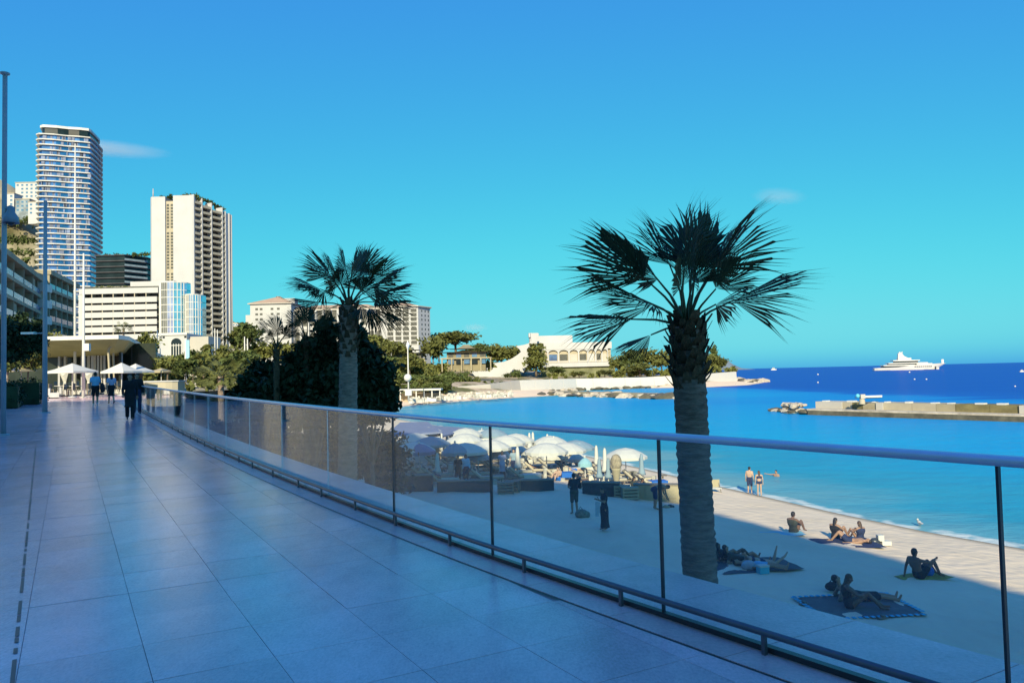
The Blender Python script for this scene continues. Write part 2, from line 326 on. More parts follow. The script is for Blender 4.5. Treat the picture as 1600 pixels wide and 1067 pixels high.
# town ground and hills behind
def hills(X, Y):
    a = 2.7*np.maximum(0, -X-312); a = 230*(1-np.exp(-a/230))
    A = a*np.exp(-((Y-650)/130)**2)
    B = 88*np.exp(-((X+400)/120)**2-((Y-980)/170)**2)
    D = 150*np.exp(-((X+1150)/380)**2-((Y-2900)/350)**2)
    n = 1+.05*np.sin(X*.06)*np.cos(Y*.05)
    return .25+np.maximum(np.maximum(A*n, B*n), D*n)
def hill_mat():
    m = mat('scrub_hillside', (.17, .155, .075), .95, .45, .028, .5, .2, .05, c2=(.42, .36, .24), detail=9); world_coord(m); return m
xs = np.concatenate([np.arange(-2200, -700, 60), np.arange(-700, -30, 10)]); ys = np.concatenate([np.arange(63, 400, 16), np.arange(400, 1300, 14), np.arange(1300, 3500, 80)])
Vv, F = grid(xs, ys, hills)
cx = Vv[F].mean(1); keep = cx[:, 0] < np.interp(cx[:, 1], [60, 110, 160, 230, 300, 3500], [-30, -36, -52, -60, -50, -50])
struct(quick('town_hills', Vv, F[keep], hill_mat(), smooth=True))
# far headland on the horizon
Vv, F = grid(np.arange(500, 2300, 40), np.arange(5200, 6400, 80), lambda X, Y: -8+np.maximum(0, 95*np.exp(-((X-1560)/130)**2-((Y-5800)/260)**2)+14*np.sin(X*.017)*np.cos(Y*.013)-14))
struct(quick('far_headland', Vv, F, mat('hazy_scrub', (.16, .2, .24), .95, .2, .004), smooth=True))  # distance haze put into the blue-grey colour

# ------------------------------------------------------------------ promenade
BR = [(252, 662), (268, 671), (276, 676), (285, 680), (295, 686), (306, 691.5), (319, 697), (334, 705), (351.5, 711.6), (372, 722), (396, 731), (424, 745), (458, 762), (500, 776), (551, 797), (617, 821), (701, 853), (814, 895), (967, 947), (1192, 1023)]
bs = []
for q in BR: p = gp(*q); bs.append((p.dot(U), p.dot(V)))
bs = np.array(bs); cf = np.polyfit(bs[:, 0], bs[:, 1], 3)
def rv(s):                             # where the railing stands across the promenade
    s0 = min(max(s, bs[:, 0].min()), bs[:, 0].max()); v = np.polyval(cf, s0); d = np.polyval(np.polyder(cf), s0)
    return float(v+d*(s-s0))
def rp_(s, dv=0, z=0): return uv(s, rv(s)+dv, slope(s)+z)
prom = struct(MB().build('promenade', M_grout))
S_END = 74
m = MB()
ss = np.arange(-14, S_END+.1, 1.0); E0 = -34
top = [[uv(s, E0, slope(s)-.008), uv(s, rv(s)-.20, slope(s)-.008)] for s in ss]
vs = [p for r in top for p in r]; m.add(vs, [(2*i, 2*i+1, 2*i+3, 2*i+2) for i in range(len(ss)-1)])
prom.data = bpy.data.meshes.new('promenade'); prom.data.from_pydata(m.v, [], m.f); prom.data.materials.append(M_grout)
# tiles
TW, TL = .62, .64
tile = MB().box(-TW/2+.0018, TW/2-.0018, -TL/2+.0018, TL/2-.0018, -.03, 0)
tme = tile.build('paving_tile', M_pave); TILE = tme.data; bpy.data.objects.remove(tme)
cand = []
for j in range(-16, 100):
    sc_ = 7.67+TL*(j+.5)
    if sc_ > 73: break
    for k in range(-24, 6):
        vc = .38+TW*(k+.5); lim = rv(sc_)-.215
        if vc-TW/2 > max(lim, rv(sc_-TL/2)-.215, rv(sc_+TL/2)-.215)-.03: continue
        w = min(TW, max(.03, lim-(vc-TW/2))); c = uv(sc_, vc)
        if c.y > .8:
            d = CAM_R.transposed() @ (c-Vector((0, 0, EYE))); ix = 800+FPX*d.x/-d.z; iy = 533.5-FPX*d.y/-d.z; vis = -40 < ix < 1640 and iy < 1130
        else: vis = False
        cand.append((0 if vis else 1, c.length, sc_, vc, w))
cand.sort(); FR = Matrix((V, U, Vector((0, 0, 1)))).transposed().to_4x4()
rest = MB()
for i, (_, dist, s_, v_, w) in enumerate(cand):
    Mx = T(*uv(s_, v_, slope(s_)+rng.normal(0, .0006))) @ FR @ Matrix.Rotation(.0085 if s_ > 6 else 0, 4, 'X') @ Matrix.Rotation(rng.normal(0, .0012), 4, 'Y')
    full = w >= TW-.001 and rv(s_+TL/2)-.215 > v_+TW/2-.001 and rv(s_-TL/2)-.215 > v_+TW/2-.001
    if not full:
        e0, e1 = (min(TW/2, rv(s_+q)-.213-v_) for q in (-TL/2, TL/2)); g_ = .0018
        if e0 < -TW/2+.02 or e1 < -TW/2+.02: continue
        pl_ = [(-TW/2+g_, -TL/2+g_), (e0-g_, -TL/2+g_), (e1-g_, TL/2-g_), (-TW/2+g_, TL/2-g_)]
    if i < 300 and _ == 0:
        if full: put(TILE, 'paving_tile', prom, Mx)
        else: o = MB().prism(pl_, -.03, 0).build('paving_tile', M_pave, prom); o.matrix_local = Mx
    elif full: rest.box(-TW/2+.0018, TW/2-.0018, -TL/2+.0018, TL/2-.0018, -.03, 0, Mx)
    else: rest.prism(pl_, -.03, 0, Mx)
stuff(rest.build('paving_tiles_beyond', M_pave, prom))
# coping under and beyond the glass, and the wall down to the sand
m = MB(); S2 = np.arange(-14, S_END+.1, .9); gap = MB()
for a, b in zip(S2[:-1], S2[1:]):
    b2 = b-.006
    P = [rp_(a, -.185), rp_(b2, -.185), rp_(b2, .92), rp_(a, .92)]
    m.add(P+[p-Vector((0, 0, .12)) for p in P], [(3, 2, 1, 0), (4, 5, 6, 7), (0, 1, 5, 4), (1, 2, 6, 5), (2, 3, 7, 6), (3, 0, 4, 7)])
stuff(m.build('coping_slabs', M_cope, prom))
m = MB()
for a, b in zip(S2[:-1], S2[1:]):
    P = [rp_(a, .86, -.121), rp_(b, .86, -.121)]; Q = [Vector((p.x, p.y, -7)) for p in P]; m.add(P+Q, [(0, 1, 3, 2)])
m.build('retaining_wall', M_wall2, prom)
m = MB()
for a, b in zip(S2[:-1], S2[1:]):      # bottom of the open drain slot beside the coping
    m.add([rp_(a, -.215, -.0045), rp_(b, -.215, -.0045), rp_(b, -.18, -.0045), rp_(a, -.18, -.0045)], [(0, 1, 2, 3)])
m.build('drain_slot', M_dark, prom)
m = MB(); random.seed(3)
a0 = gp(33, 930); a1 = gp(54, 716); dr = (a1-a0).normalized(); pe = Vector((-dr.y, dr.x, 0))
t_ = -2.5
while t_ < 14:                          # slotted drain on the landward side
    L_ = random.choice((.10, .16, .22, .5)); p = a0+dr*t_; z = slope(p.dot(U))+.004
    q = p+dr*L_; w = .011
    m.add([Vector((p.x, p.y, z))+pe*w, Vector((q.x, q.y, z))+pe*w, Vector((q.x, q.y, z))-pe*w, Vector((p.x, p.y, z))-pe*w], [(0, 1, 2, 3)]); t_ += L_+random.choice((.02, .03, .12))
m.build('slot_drain', M_dark, prom)

# ------------------------------------------------------------------ glass railing
def glass_mat():
    m = bpy.data.materials.new('railing_glass'); m.use_nodes = True; t = m.node_tree; L = t.links.new
    for n in list(t.nodes):
        if n.type == 'BSDF_PRINCIPLED': t.nodes.remove(n)
    out = [n for n in t.nodes if n.type == 'OUTPUT_MATERIAL'][0]
    tr = t.nodes.new('ShaderNodeBsdfTransparent'); tr.inputs[0].default_value = (.955, .985, .98, 1)
    gl = t.nodes.new('ShaderNodeBsdfGlossy'); gl.inputs['Roughness'].default_value = .02; gl.inputs[0].default_value = (1, 1, 1, 1)
    lw = t.nodes.new('ShaderNodeLayerWeight'); pw = t.nodes.new('ShaderNodeMath'); pw.operation = 'POWER'; pw.inputs[1].default_value = 5; L(lw.outputs['Facing'], pw.inputs[0]); lw.inputs[0].default_value = .5
    fr = t.nodes.new('ShaderNodeMath'); fr.operation = 'MULTIPLY_ADD'; fr.inputs[1].default_value = .85; fr.inputs[2].default_value = .035; L(pw.outputs[0], fr.inputs[0])
    df = t.nodes.new('ShaderNodeBsdfDiffuse'); df.inputs[0].default_value = (.55, .55, .55, 1)
    n = t.nodes.new('ShaderNodeTexNoise'); n.inputs['Scale'].default_value = 3; n.inputs['Detail'].default_value = 8; g = t.nodes.new('ShaderNodeNewGeometry'); L(g.outputs['Position'], n.inputs[0])
    mr = t.nodes.new('ShaderNodeMapRange'); mr.inputs[1].default_value = .35; mr.inputs[2].default_value = .8; mr.inputs[3].default_value = .01; mr.inputs[4].default_value = .05; L(n.outputs[0], mr.inputs[0])
    a = t.nodes.new('ShaderNodeMixShader'); L(mr.outputs[0], a.inputs[0]); L(tr.outputs[0], a.inputs[1]); L(df.outputs[0], a.inputs[2])
    b = t.nodes.new('ShaderNodeMixShader'); L(fr.outputs[0], b.inputs[0]); L(a.outputs[0], b.inputs[1]); L(gl.outputs[0], b.inputs[2]); L(b.outputs[0], out.inputs[0])
    return m
M_pane = glass_mat()
rail = thing('glass_railing', 'long curved glass railing with a grey metal handrail along the promenade edge', 'railing', rp_(3))
RO = Vector(rail.location)
def rl(s, dv, z): return rp_(s, dv, z)-RO
S_FAR = 40.0
hp = [rl(s, .02, 1.135) for s in np.concatenate([np.arange(-4, 20, .5), np.arange(20, S_FAR+.1, 1.0)])]
m = MB()
sec = [(-.052, .0), (-.04, -.014), (0, -.018), (.04, -.014), (.052, .0), (.05, .016), (.036, .027), (0, .031), (-.036, .027), (-.05, .016)]
vs = []; n = len(sec)
for i, p in enumerate(hp):
    d = (hp[min(i+1, len(hp)-1)]-hp[max(i-1, 0)]); d.z = 0; d.normalize(); x = Vector((d.y, -d.x, 0))
    vs += [p+x*a+Vector((0, 0, b)) for a, b in sec]
fs = [(i*n+k, (i+1)*n+k, (i+1)*n+(k+1) % n, i*n+(k+1) % n) for i in range(len(hp)-1) for k in range(n)]
m.add(vs, fs, True); m.build('handrail', M_rail, rail)
jn = MB(); sj = 2.05
p = rl(sj, .02, 1.135)
m2 = MB(); m2.tube([rl(-4+.5*i, .02, .118) for i in range(int((S_FAR+4)/.5)+1)], .021, 8); m2.build('kick_rail', M_steel, rail)
m2 = MB(); pts = [rl(-4+.5*i, .075, .018) for i in range(int((S_FAR+4)/.5)+1)]
for a, b in zip(pts[:-1], pts[1:]): m2.beam(a, b+(b-a)*.002, .045, .030)
m2.build('base_channel', M_dark, rail)
def col_x(p): d = CAM_R.transposed() @ (p-Vector((0, 0, EYE))); return 800+FPX*d.x/-d.z
def solve_s(xq, z):
    a, b = .3, 30
    for _ in range(40):
        m_ = (a+b)/2
        if col_x(rp_(m_, .075, z)) > xq: a = m_
        else: b = m_
    return (a+b)/2
posts = [solve_s(1560, 1.05)]+[solve_s(x, .05) for x in (1037, 770, 616, 513)]
s_ = posts[-1]
while s_ < S_FAR-2: s_ += 2.1; posts.append(s_)
posts = [posts[0]-3.4, posts[0]-1.7]+posts+[S_FAR]
posts = sorted(posts)
for i, s_ in enumerate(posts):
    b = rl(s_, .075, .03); w_ = .006 if s_ < 8.6 else .003; MB().box(-w_, w_, -.011 if s_ < 8.6 else -.006, .011 if s_ < 8.6 else .006, 0, 1.092, T(*b) @ FR @ RZ(math.pi/2)).build('post', M_dark if s_ < 8.6 else M_rail, rail)
    if i+1 < len(posts):
        e = posts[i+1]; k = max(2, int((e-s_)/.5)); q = [s_+.012+(e-s_-.024)*j/k for j in range(k+1)]; g_ = MB()
        for a, b2 in zip(q[:-1], q[1:]):
            P = [rl(a, .068, .032), rl(b2, .068, .032), rl(b2, .082, .032), rl(a, .082, .032)]
            g_.add(P+[x+Vector((0, 0, 1.088)) for x in P], [(0, 1, 5, 4), (2, 3, 7, 6)])
        g_.build('glass_pane', M_pane, rail)
for s_ in [bs[-1, 0]-1.13, bs[-1, 0]-2.26]+sorted(bs[:, 0]):
    MB().box(-.011, .011, -.012, .012, 0, .12, T(*rl(s_, .02, 0)) @ FR).build('bracket', M_steel, rail)
m = MB(); m.box(-.05, .05, -.05, .05, 0, 1.25, T(*rl(S_FAR+.05, .03, 0)) @ FR); m.build('end_post', M_white, rail)

# ------------------------------------------------------------------ unseen apartment row on the landward side, shaped to shade the promenade
blk = thing('apartment_block', 'tall pale apartment block along the landward side of the promenade, shading it', 'building', uv(0, -18, 0))
L0 = -75; L1 = 8; HB = 32.1
M_block = mat('pale_block_render', (.80, .73, .66), .85, .04, .1); YZ = FR @ Matrix(((0, 0, 1, 0), (1, 0, 0, 0), (0, 1, 0, 0), (0, 0, 0, 1))); prof = [(L0, HB-1.4), (-52, HB-1.0), (-34, HB+2.3), (-24, HB), (L1, HB)]  # pale render set to bounce light; roofline bent to shape the shade edge
MB().prism([(L0, -1), (L1, -1)]+prof[::-1], -8, 0, YZ).build('wall', M_block, blk)
MB().prism([(a, b+.01) for a, b in prof]+[(a, b+.03) for a, b in prof[::-1]], -8, 0, YZ).build('roof', M_conc, blk)
MB().box(-10, 3, L1+.01, L1+18, -1, 18, FR).build('added_shade_wing', M_block, blk)  # unseen wing added to shade the hedges and pine on the left
wm = MB().box(-.02, .06, -1.1, 1.1, 0, 1.7).build('window', M_glass, blk); wm.matrix_local = FR @ T(0, L1-3, 2)
bm = MB().box(-.02, 1.2, -1.6, 1.6, 0, .9).build('balcony', M_wall, blk); bm.matrix_local = FR @ T(0, L1-3, 4.0)
for f in range(10):
    for k in range(15):
        if f or k: put(wm, 'window', blk, FR @ T(0, L1-3-5.2*k, 2+2.9*f))
        if f > 1 or (f == 1 and k): put(bm, 'balcony', blk, FR @ T(0, L1-3-5.2*k, 1.1+2.9*f))
# ------------------------------------------------------------------ foliage and trees
def leaf_cloud(blobs, n, size, seed=0, clumps=60, spread=.28):
    g = np.random.default_rng(seed); B = np.array([b[0] for b in blobs], float); Rr = np.array([b[1] for b in blobs], float)
    w = Rr.prod(1)**(2/3); k = g.choice(len(B), clumps, p=w/w.sum())
    d = g.normal(size=(clumps, 3)); d /= np.linalg.norm(d, axis=1)[:, None]
    cc = B[k]+d*Rr[k]*(g.random((clumps, 1))**.45)
    q = g.integers(0, clumps, n); sp = Rr[k][q].mean(1)[:, None]*spread
    c = cc[q]+g.normal(size=(n, 3))*sp*np.array([1, 1, .75])
    a = g.normal(size=(n, 3)); a /= np.linalg.norm(a, axis=1)[:, None]
    b = np.cross(a, g.normal(size=(n, 3))); b /= np.linalg.norm(b, axis=1)[:, None]
    s = size*(.55+.9*g.random((n, 1)))
    P = np.stack([c-a*s, c-b*s*.55, c+a*s, c+b*s*.55], 1).reshape(-1, 3)
    return P, np.arange(4*n).reshape(n, 4)
def foliage(name, blobs, n, size, m, parent, seed=0, clumps=60, spread=.28):
    P, F = leaf_cloud(blobs, n, size, seed, clumps, spread); return quick(name, P, F, m, parent)
def limbs(name, parent, h, r, blobs, m, base=(0, 0, 0), lean=(0, 0), seed=0):
    g = random.Random(seed); mb = MB(); b = Vector(base); fork = b+Vector((lean[0]*.6, lean[1]*.6, h))
    mb.tube([b, b+Vector((lean[0]*.2+g.uniform(-.1, .1), lean[1]*.2, h*.5)), fork], [r, r*.8, r*.62], 7)
    for c, rr in blobs:
        e = Vector(c); mid = fork.lerp(e, .5)+Vector((g.uniform(-.3, .3), g.uniform(-.3, .3), .15*rr[2]))
        mb.tube([fork-Vector((0, 0, r)), mid, e], [r*.5, r*.34, r*.12], 5)
    return mb.build(name, m, parent)
def tree(name, label, cat, loc, blobs, n, size, m, trunk_h, r, seed=0, group=None, clumps=60, spread=.28, lean=(0, 0)):
    t = thing(name, label, cat, loc, 0, group); foliage('crown', blobs, n, size, m, t, seed, clumps, spread); limbs('trunk', t, trunk_h, r, blobs, M_trunk, lean=lean, seed=seed); return t
def fan_mesh(name, Lp, Lb, nseg, arc, seed, m, fold=.35, droop=.35, sp=(.45, .6)):
    """one palmate leaf along +X: petiole then a pleated fan with split drooping tips; +Z is the upper side"""
    g = random.Random(seed); mb = MB()
    mb.tube([(0, 0, 0), (Lp*.5, 0, Lp*.05), (Lp, 0, 0)], [.022+.012*Lp, .018+.006*Lp, .016], 5)
    da = 2*arc/nseg
    for i in range(nseg):
        a = -arc+da*(i+.5); L = Lb*(1-.30*(abs(a)/arc)**2)*g.uniform(.9, 1.06); split = L*g.uniform(*sp)
        dx, dy = math.cos(a), math.sin(a); px, py = -dy, dx
        def P(r, off, up=0):
            z = -fold*abs(dy)*r+up-droop*max(0, r/L-.35)**2*L*(1+abs(dy)*1.2)
            x = Lp+dx*r+px*off; return (x, dy*r+py*off, z)
        hw = split*math.tan(da/2)*1.04; ple = hw*.55
        tw = g.uniform(-.1, .1)*L
        vs = [P(.02, 0), P(split, -hw), P(split, 0, ple), P(split, hw), P(L*.8, tw*.4-hw*.30), P(L*.8, tw*.4+hw*.30), P(L, tw)]
        mb.add(vs, [(0, 1, 2), (0, 2, 3), (1, 4, 2), (2, 4, 5), (2, 5, 3), (4, 6, 5)])
    me = bpy.data.meshes.new(name); me.from_pydata(mb.v, [], mb.f); me.materials.append(m); return me
def aim(o, d, roll=0.0):               # +X of the leaf along d, upper side up
    d = Vector(d).normalized(); up = Vector((0, 0, 1)); y = up.cross(d)
    if y.length < .05: y = Vector((0, 1, 0))
    y.normalize(); z = d.cross(y); M = Matrix((d, y, z)).transposed().to_4x4() @ Matrix.Rotation(roll, 4, 'X'); M.translation = Vector(o); return M
def palm(name, label, loc, base_z, top, r0, r1, leaves, Lb, m, seed=0, boots=46, skirt=1.6, group='fan palms', thin=False, arc=(48, 75), bark=None):
    """top: crown base (world); leaves: list of (direction, petiole length, blade scale, roll)"""
    t = thing(name, label, 'palm tree', loc, 0, group); g = random.Random(seed); tp = Vector(top)-Vector(loc); b = Vector((0, 0, base_z-loc[2]))
    mb = MB(); k = 90; pts = [b.lerp(tp, i/k)+Vector((g.uniform(-.006, .006), g.uniform(-.006, .006), 0)) for i in range(k+1)]
    mb.tube(pts, [r0+(r1-r0)*i/k+(.035 if i % 2 else -.02)*r0+g.uniform(-.03, .03)*r0 for i in range(k+1)], 16); mb.build('trunk', bark or M_bark, t)
    bm_ = MB(); w = .16*r1/.36
    bm_.add([(-w, 0, 0), (w, 0, 0), (w*.75, .10, .16), (-w*.75, .10, .16), (-w*.5, .17, .34), (w*.5, .17, .34), (0, .05, .02)], [(0, 1, 2, 3), (3, 2, 5, 4), (1, 0, 6), (0, 3, 6), (1, 6, 2)])
    bo = None; ax = (b-tp).normalized()
    for i in range(boots):
        f = (i+.5)/boots; a = i*2.399; p = tp+ax*(skirt*f-.15); rr = r1*(1.0+.14*math.sin(f*3))+.0
        M = T(*p) @ RZ(a) @ T(0, rr-.05, 0) @ Matrix.Rotation(g.uniform(-.3, .25), 4, 'X') @ Matrix.Scale(g.uniform(.65, 1.0), 4)
        if bo is None: bo = bm_.build('leaf_base', M_boot, t); bo.matrix_local = M
        else: put(bo, 'leaf_base', t, M)
    vars_ = [fan_mesh('palm_leaf', 1.0, 1.0, 34 if not thin else 18, R(118), seed*10+q, m, fold=.25+.12*q, droop=.25+.12*q) for q in range(4)]
    for i, (d, Lp, sc, roll) in enumerate(leaves):
        me = vars_[i % 4]; lf = bpy.data.objects.new('leaf', me); COL.objects.link(lf); lf.parent = t
        M = aim(tp+Vector(d).normalized()*r1*.3+Vector((0, 0, g.uniform(-.1, .15))), d, roll)
        # petiole 1 and blade 1 in the mesh: scale the blade, then fit the petiole by a separate stretch
        lf.data = fan_mesh('palm_leaf', Lp, sc, 34 if not thin else 18, R(g.uniform(*arc)), seed*100+i, m, fold=g.uniform(.25, .6), droop=g.uniform(.15, .45), sp=(.5, .78)); lf.matrix_local = M
    for q in vars_: bpy.data.meshes.remove(q)
    return t

# ------------------------------------------------------------------ buildings
def frame(P, Q):
    x = Vector((Q.x-P.x, Q.y-P.y, 0)).normalized(); y = Vector((-x.y, x.x, 0)); M = Matrix((x, y, Vector((0, 0, 1)))).transposed().to_4x4(); M.translation = (P.x, P.y, 0); return M
def bld(name, label, P, Q, group=None, cat='building'):
    t = thing(name, label, cat, (0, 0, 0), 0, group); M = frame(P, Q); t.matrix_world = M; return t, M, (Vector((Q.x-P.x, Q.y-P.y))).length
def lx(M, px, y=0.0):                  # local x on the facade line (local depth y) seen at pixel column px
    Mi = M.inverted(); o = Mi @ Vector((0, 0, 0)); d = ray(px, 590); d.z = 0; d = Mi.to_3x3() @ d; t = (y-o.y)/d.y; return o.x+d.x*t
def zz(py, Y, px): return at(px, py, Y).z
# --- tall glass tower
Yt = 500
P = at(60, 400, Yt); Q = at(141, 400, 511); Rr_ = at(160.5, 400, 545)
t, M, W = bld('glass_tower', 'tall blue glass tower ringed by wavy white balcony slabs on every floor', P, Q)
Mi = M.inverted(); r3 = Mi @ Vector((Rr_.x, Rr_.y, 0)); Ht = zz(207, Yt, 62); F_ = 3.47
out = [(0, 0), (W*.3, -.9), (W*.55, .2), (W*.8, -.7), (W, 0), (W+1.2, 2.2), (r3.x*.55+W*.45+1.5, r3.y*.5), (r3.x+1, r3.y*.8), (r3.x, r3.y), (r3.x-6, r3.y+9), (2, r3.y+9), (-3, r3.y*.6), (-2.2, 3)]
cx_ = sum(p[0] for p in out)/len(out); cy_ = sum(p[1] for p in out)/len(out)
inn = [(cx_+(p[0]-cx_)*.915, cy_+(p[1]-cy_)*.90) for p in out]
MB().prism(inn, -5, Ht).build('glazing', M_towerglass, t)
sl = MB().prism(out, 0, .62).build('balcony_slab', M_white, t); nfl = int(Ht/F_)
for i in range(nfl):
    z = Ht-1-F_*i
    if i == 0: sl.location = (0, 0, z)
    else: put(sl, 'balcony_slab', t, T(0, 0, z))
top_ = [(cx_+(p[0]-cx_)*.9, cy_+(p[1]-cy_)*.86) for p in out]
MB().prism([(cx_+(p[0]-cx_)*.84, cy_+(p[1]-cy_)*.8) for p in out], Ht, Ht+4.4).build('penthouse', M_darkglass, t)
MB().prism(top_, Ht+4.4, Ht+6).build('roof', M_white, t)
pt = MB()
for i in range(nfl):
    for k in range(11):
        x = random.uniform(1, W-1); pt.box(x, x+random.uniform(.3, 2.4), .75, 1.1, Ht-1-F_*i-2.45, Ht-1-F_*i-.1)
stuff(pt.build('balcony_partition', mat('slate_blue_panel', (.10, .14, .25), .5, .6, .11), t))
# --- white tower with balconies on its right flank
P = at(233, 400, 360); Q = at(301.5, 400, 360); E_ = at(362, 400, 383)
t, M, W = bld('white_tower', 'white high-rise tower with blank front walls, balconied flank and a planted roof', P, Q)
Hw = zz(307, 360, 270); a, b_ = lx(M, 259), lx(M, 271.5); e3 = M.inverted() @ Vector((E_.x, E_.y, 0))
MB().prism([(0, 1.6), (1.2, 0), (a, 0), (a, 12), (0, 12)], -3, Hw).build('wall', M_wall, t)
MB().prism([(b_, 0), (W, 0), (W, 12), (b_, 12)], -3, Hw+.4).build('wall', M_wall, t)
MB().prism([(a+.01, .9), (b_-.01, .9), (b_-.01, 12), (a+.01, 12)], -3, Hw-2).build('slot_wall', M_conc, t)
MB().prism([(0, 12.02), (W, 12.02), (e3.x-2.6, e3.y-.5), (4, e3.y-.5)], -3, Hw-3.5).build('core', M_conc, t)
w_ = MB(); c2 = (b_-a)/2
z = Hw-4.5; i = 0
while z > 10:
    if i % 13 != 8:
        for c in range(2): w_.box(a+.35+c*c2, a+.35+c*c2+1.15, .86, .95, z, z+1.05)
    z -= 1.49; i += 1
stuff(w_.build('slot_window', M_recess, t))
f2 = Matrix((Vector((e3.x-W, e3.y, 0)).normalized(), Vector((-(e3.y), e3.x-W, 0)).normalized(), Vector((0, 0, 1)))).transposed().to_4x4(); f2.translation = (W, 0, 0)
Mf = M @ f2; cuts = [lx(Mf, q) for q in (302.5, 315.5, 330.5, 347.5, 352.5, 358.5, 361.8)]
for i, c in enumerate(cuts):
    o = MB().box(c-.22, c+.22, -.9, 3.2, -3, Hw+(.6-.9*i if i < 4 else -3.6-.6*(i-4))).build('fin', M_wall, t); o.matrix_local = f2
o = MB().box(cuts[4], cuts[6], -.3, 3, -3, Hw-4.4).build('wall', M_wall, t); o.matrix_local = f2
o = MB().box(.2, cuts[4], 2.2, 2.6, -3, Hw-4.2).build('recess_wall', M_recess, t); o.matrix_local = f2
for i in range(4):
    w = cuts[i+1]-cuts[i]-.46
    bal = MB().box(0, w, -.75, 2.2, 0, .22).box(0, w, -.75, -.6, .22, 1.15)
    for k in range(int(w/.8)): bal.box(.2+k*.8, .32+k*.8, -.76, -.70, .22, 1.12)
    bal = bal.build('balcony', M_conc, t); n_ = int((Hw-8)/2.94)
    for k in range(n_):
        Mx = f2 @ T(cuts[i]+.23, 0, Hw-3.4-1.1*i-2.94*k)
        if k == 0: bal.matrix_local = Mx
        else: put(bal, 'balcony', t, Mx)
gd = [((W*.15+i*2.6, 6+3*math.sin(i*2), Hw+.8), (1.9, 2, 1.1+.5*(i % 3 == 1))) for i in range(7)]+[((W+1+.2*i, 5+5*i, Hw+.2), (1.3, 2.4, 1.3-.12*i)) for i in range(6)]
stuff(foliage('roof_garden', gd, 2600, .45, M_leaf2, t, 4, 80))
MB().tube([(.6, 3, Hw), (.6, 3, Hw+4.6)], [.28, .22], 6).build('mast', M_polegrey, t)
# --- dark glass block between the towers
P = at(150, 400, 425); Q = at(195, 400, 425); S = at(231.5, 400, 436)
t, M, W = bld('dark_apartment_building', 'dark glass apartment building with stacked terraces between the two towers', P, Q)
H_ = zz(396, 425, 180); s3 = M.inverted() @ Vector((S.x, S.y, 0))
MB().prism([(0, 0), (W, 0), (s3.x-1, s3.y), (s3.x-1, 30), (0, 30)], -3, H_-1).build('wall', M_darkglass, t)
sb = MB().prism([(-.6, -1.0), (W, -1.0), (W+.5, -1.2), (s3.x, s3.y-1), (s3.x, 30.5), (-.6, 30.5)], 0, .55).build('terrace_slab', mat('dark_slab', (.028, .030, .04), .6, .3, .2), t)
rl_ = MB().prism([(W+.5, -1.25), (s3.x+.05, s3.y-1.05), (s3.x+.05, s3.y-.7), (W+.5, -.9)], 0, 1.0).build('balustrade', mat('pale_blue_balustrade', (.20, .26, .30), .3, .3, .5), t)
for k in range(7):
    z = H_-1.4-3.15*k
    if k == 0: sb.location = (0, 0, z); rl_.location = (0, 0, z+.56-3.15)
    else: put(sb, 'terrace_slab', t, T(0, 0, z)); put(rl_, 'balustrade', t, T(0, 0, z+.56-3.15))
stuff(foliage('roof_planting', [((5+5*i, 4, H_-.3), (2.5, 2, .8)) for i in range(5)], 900, .45, M_leaf2, t, 9, 30))
# --- curved apartments on the far left, in their own shade
t = thing('terraced_apartments', 'long beige apartment building in shade with blue glass balconies beside the towers', 'building')
segs = [((-20, 388), (62.5, 428), 92, 128), ((76, 428), (121, 447), 130, 150)]
for si, (pa, pb, Ya, Yb) in enumerate(segs):
    A = at(pa[0], 500, Ya); B = at(pb[0], 500, Yb); Mx = frame(A, B); W = (Vector((B.x-A.x, B.y-A.y))).length; Hs = .5*(zz(pa[1], Ya, pa[0])+zz(pb[1], Yb, pb[0]))
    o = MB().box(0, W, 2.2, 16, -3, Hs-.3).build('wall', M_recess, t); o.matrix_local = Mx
    o = MB().box(-.2, W+.2, -.4, 16.2, Hs-.28, Hs+.5).build('roof', M_oldconc, t); o.matrix_local = Mx
    fl = 2.75; nb = 5; bw = W/nb
    sl = MB().box(0, bw-.02, -.2, 2.2, 0, .5).build('balcony_slab', M_oldconc, t); rr = MB().box(.05, bw-.1, -.1, -.02, .5, 1.35).build('balustrade', M_bluerail, t)
    pr = MB().box(-.14, .14, -.15, 2.2, .5, fl-.02).build('party_wall', M_oldconc, t); aw = MB().box(.4, bw*.45, .1, .3, 1.0, 2.6).build('shutter', M_oldconc, t)
    first = True
    for f in range(6):
        for k in range(nb):
            Mk = Mx @ T(k*bw+.01, 0, Hs-3.1-fl*f)
            if first: sl.matrix_local = Mk; rr.matrix_local = Mk; pr.matrix_local = Mk; aw.matrix_local = Mk; first = False
            else:
                put(sl, 'balcony_slab', t, Mk); put(rr, 'balustrade', t, Mk); put(pr, 'party_wall', t, Mk)
                if (f*7+k*5+si) % 4 == 0: put(aw, 'shutter', t, Mk)
A = at(61, 500, 127); B = at(77, 500, 131); Mx = frame(A, B); W = (Vector((B.x-A.x, B.y-A.y))).length
o = MB().box(0, W, .3, 12, -3, zz(427, 128, 65)).build('stair_core', M_oldconc, t); o.matrix_local = Mx
bx = MB().box(.2, W-.2, -.5, .3, 0, 1.3).build('landing', M_white, t)
for k in range(8):
    Mk = Mx @ T(0, 0, zz(427, 128, 65)-3-2.75*k)
    if k == 0: bx.matrix_local = Mk
    else: put(bx, 'landing', t, Mk)
